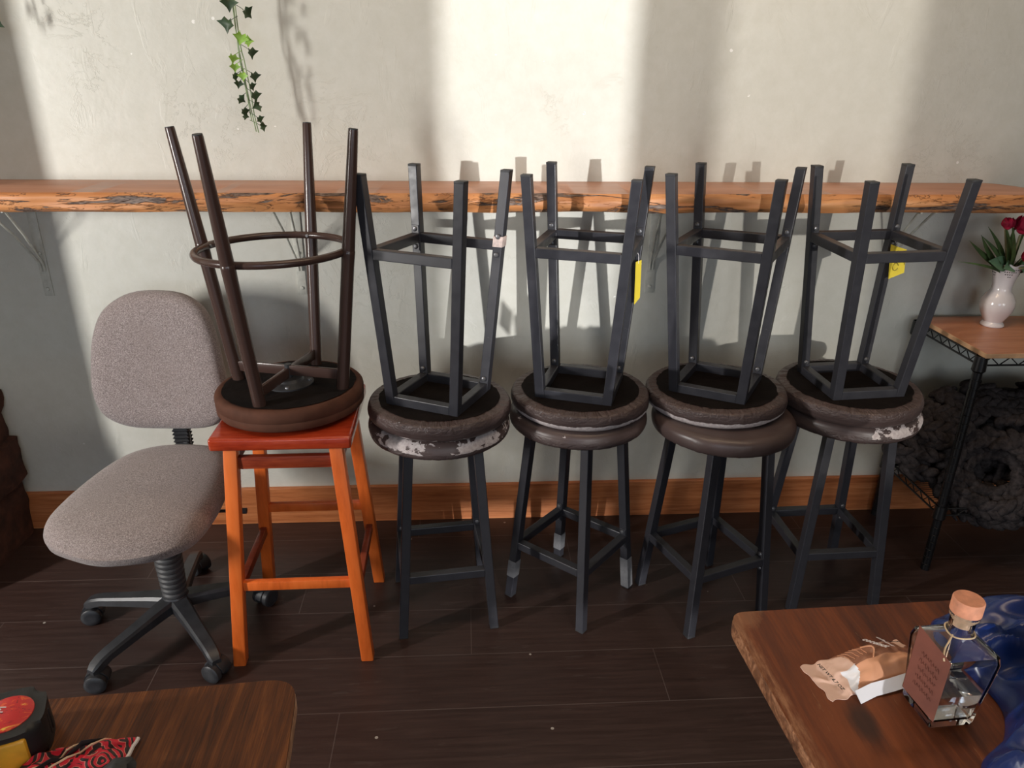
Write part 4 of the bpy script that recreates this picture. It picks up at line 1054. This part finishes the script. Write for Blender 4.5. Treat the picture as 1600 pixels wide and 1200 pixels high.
for r, dep in ((.040, -.060), (.072, -.008), (.108, .008), (.142, -.025)):
    n = 40; path = []; nor = []
    for k in range(n+1):
        a = 2*PI*k/n; rr = r*(1+.06*math.sin(2*a+r*20)); o_ = ex_*math.cos(a)+ez_*math.sin(a)
        path.append(rc+o_*rr*Vector((1, 1, 1)).x+vd*dep); nor.append(vd*.8+o_*((r-.085)*9))
    braid(path, nor, .031 if r > .06 else .022, .0155, .028)
# layers wrapped round behind and over the roll
SKIP[0] = rc
C0 = Vector((1.585, 1.93, .345))
for j, el in enumerate([-.62, -.36, -.1, .16, .42, .68, .94, 1.2]):
    path = []; nor = []
    for k in range(41):
        a = PI*(1.02)+k/40*PI*1.05 if el < .85 else PI*.8+k/40*PI*1.5
        n3 = Vector((math.cos(a)*math.cos(el), math.sin(a)*math.cos(el), math.sin(el)))
        rad = Vector((.325, .165, .172))*(1+.05*math.sin(a*5+j*2))
        p = C0+Vector((n3.x*rad.x, n3.y*rad.y, n3.z*rad.z)); p.z = max(p.z, .232)
        if p.y > 2.075: p.y = 2.075
        path.append(p); nor.append(n3)
    braid(path, nor, .029, .0145, .026)
t = B(); bmesh.ops.create_icosphere(t, subdivisions=3, radius=1)
for v in t.verts: v.co = Vector((v.co.x*.30, v.co.y*.115, v.co.z*.15))
for v in t.verts:
    v.co += C0+Vector((0, .025, 0))-Vector((1.55, 1.90, .208)); v.co.z = max(v.co.z, .004)
merge(bm, t)
obj('knit', bm, YARN, bk, angle=80)
bm = B(); tube(bm, [(-.15, -.10, .02), (-.155, -.115, -.01), (-.150, -.118, -.035), (-.135, -.115, -.052)], [.010, .008, .006, .003], 8); obj('yarn_tail', bm, YARN, bk)

# ------------------------------------------------------------------ ivy
def ivy_leaf(bm, c, size, ang, tw, fold=.25):
    out = [(0, -.15), (.35, -.42), (.55, -.05), (.92, .10), (.50, .38), (.22, .62), (0, 1.05), (-.22, .62), (-.50, .38), (-.92, .10), (-.55, -.05), (-.35, -.42)]
    t = B(); top = [t.verts.new((x, y, fold*abs(x))) for x, y in out]; bot = [t.verts.new((x, y, fold*abs(x)-.04)) for x, y in out]
    ct_ = t.verts.new((0, .2, 0)); cb = t.verts.new((0, .2, -.04)); n = len(out)
    for k in range(n):
        k2 = (k+1) % n; t.faces.new((ct_, top[k], top[k2])); t.faces.new((cb, bot[k2], bot[k])); t.faces.new((top[k], bot[k], bot[k2], top[k2]))
    m = Matrix.Translation(c) @ Matrix.Rotation(tw, 4, 'Z') @ Matrix.Rotation(PI/2, 4, 'X') @ Matrix.Rotation(ang, 4, 'Z') @ Matrix.Scale(size, 4)
    merge(bm, t, m)
ivo = Vector((-.535, 2.03, 1.7))
iv_ = empty('hanging_ivy', ivo, 'hanging strand of artificial ivy with dark and lime leaves high on the wall', 'vine')
def IV(nm, bm, m, par, o_):
    me = finish(nm, bm, m, angle=80); me.transform(Matrix.Translation(-o_)); return link(nm, me, par)
for pth in ([(-.548, 2.04, 2.2), (-.545, 2.02, 1.7), (-.543, 2.02, 1.45), (-.54, 2.02, 1.38), (-.535, 2.025, 1.31), (-.528, 2.02, 1.25), (-.522, 2.02, 1.20)],
            [(-.54, 2.03, 2.2), (-.538, 2.025, 1.7), (-.54, 2.03, 1.43), (-.531, 2.02, 1.36), (-.525, 2.02, 1.30), (-.522, 2.02, 1.24), (-.515, 2.015, 1.198)],
            [(-.545, 2.03, 2.2), (-.542, 2.03, 1.7), (-.545, 2.03, 1.40), (-.538, 2.02, 1.33), (-.533, 2.02, 1.27), (-.53, 2.02, 1.225)]):
    bm = B(); tube(bm, spline(pth, 6, False), .0016, 6); IV('vine_stem', bm, IVYP, iv_, ivo)
LV = [(-.549, 1.492, .020, 3.1, .3, 1), (-.513, 1.470, .017, -2.3, .9, 1), (-.556, 1.447, .021, 2.9, -.3, 1), (-.529, 1.417, .018, 2.8, .2, 2), (-.517, 1.407, .013, -1.6, .2, 2), (-.512, 1.385, .016, 3.3, 1.0, 1),
      (-.556, 1.372, .014, 3.0, .8, 2), (-.5535, 1.352, .013, 3.1, .4, 2), (-.558, 1.330, .013, 3.5, 1.1, 1), (-.511, 1.332, .015, 3.3, .8, 1), (-.536, 1.332, .013, 3.1, .1, 2), (-.549, 1.314, .012, 3.0, .5, 1),
      (-.520, 1.308, .012, 3.6, 1.0, 1), (-.515, 1.288, .016, 3.4, .9, 1), (-.550, 1.278, .013, -2.2, .6, 1), (-.508, 1.262, .014, 2.0, .4, 1), (-.545, 1.250, .014, 3.4, 1.0, 1), (-.544, 1.238, .010, -1.9, .5, 1), (-.510, 1.232, .012, 3.6, .9, 1), (-.505, 1.213, .012, -1.5, .7, 1)]
for (x, z, s, a, tw, k) in LV:
    bm = B(); ivy_leaf(bm, (x, 2.012, z), s*1.2, a, tw, .55); tube(bm, [(x, 2.013, z), ((x-.535)/2, 2.018, z+.008), (-.535, 2.022, z+.014)], .0007, 5); IV('leaf', bm, IVYD if k == 1 else IVYL, iv_, ivo)
rnd2 = random.Random(9)
for k in range(26):
    z = 1.53+k*.025; x = -.54+rnd2.uniform(-.03, .03); bm = B(); ivy_leaf(bm, (x, 2.012+rnd2.uniform(-.01, .02), z), rnd2.uniform(.013, .02), rnd2.uniform(2.2, 4), rnd2.uniform(-1, 1)); IV('leaf', bm, rnd2.choice([IVYD, IVYD, IVYL]), iv_, ivo)
o2 = Vector((-1.12, 2.03, 1.7)); i2 = empty('hanging_ivy', o2, 'second ivy strand showing only dark leaf tips at the top left corner', 'vine')
bm = B(); tube(bm, [(-1.125, 2.04, 2.2), (-1.12, 2.03, 1.7), (-1.115, 2.02, 1.50), (-1.11, 2.02, 1.42)], .0016, 6); IV('vine_stem', bm, IVYP, i2, o2)
for k, (x, z, s, a, tw) in enumerate([(-1.094, 1.440, .022, -2.1, .4), (-1.108, 1.43, .02, 2.8, .8), (-1.098, 1.482, .018, -2.3, .7), (-1.13, 1.46, .02, 2.4, .3), (-1.118, 1.52, .02, 3, .5), (-1.10, 1.50, .016, -2, .2), (-1.12, 1.57, .02, 2.7, .2), (-1.10, 1.62, .02, -2.3, .2)]):
    bm = B(); ivy_leaf(bm, (x, 2.014, z), s, a, tw); IV('leaf', bm, IVYD, i2, o2)

# ------------------------------------------------------------------ rough stone pier at the far left
sp_ = B()
def rough_block(bm, x0, x1, y0, y1, z0, z1, amp):
    t = B(); bmesh.ops.create_cube(t, size=1)
    bmesh.ops.subdivide_edges(t, edges=t.edges[:], cuts=12, use_grid_fill=True)
    for v in t.verts:
        c = v.co.copy(); k = 1
        for a_ in (0, 1, 2):
            pass
        p = Vector((x0+(c.x+.5)*(x1-x0), y0+(c.y+.5)*(y1-y0), z0+(c.z+.5)*(z1-z0)))
        d = Vector((noise.noise(p*14), noise.noise(p*14+Vector((5, 0, 0))), noise.noise(p*14+Vector((0, 9, 0)))))*amp
        d += Vector((noise.noise(p*40), noise.noise(p*40+Vector((5, 0, 0))), 0))*amp*.4
        if p.z < .002: d.z = 0
        p += d; p.y = min(p.y, D-.002); p.z = max(p.z, 0); v.co = p
    merge(bm, t)
rough_block(sp_, -1.40, -1.362, 1.72, 2.095, 0, .20, .010)
rough_block(sp_, -1.40, -1.345, 1.72, 2.095, .19, .325, .012)
rough_block(sp_, -1.40, -1.365, 1.74, 2.095, .315, .47, .014)
tagp(obj('stone_pier', sp_, STONE, angle=60), 'rough reddish-brown stone pier against the wall left of the office chair', 'pier')
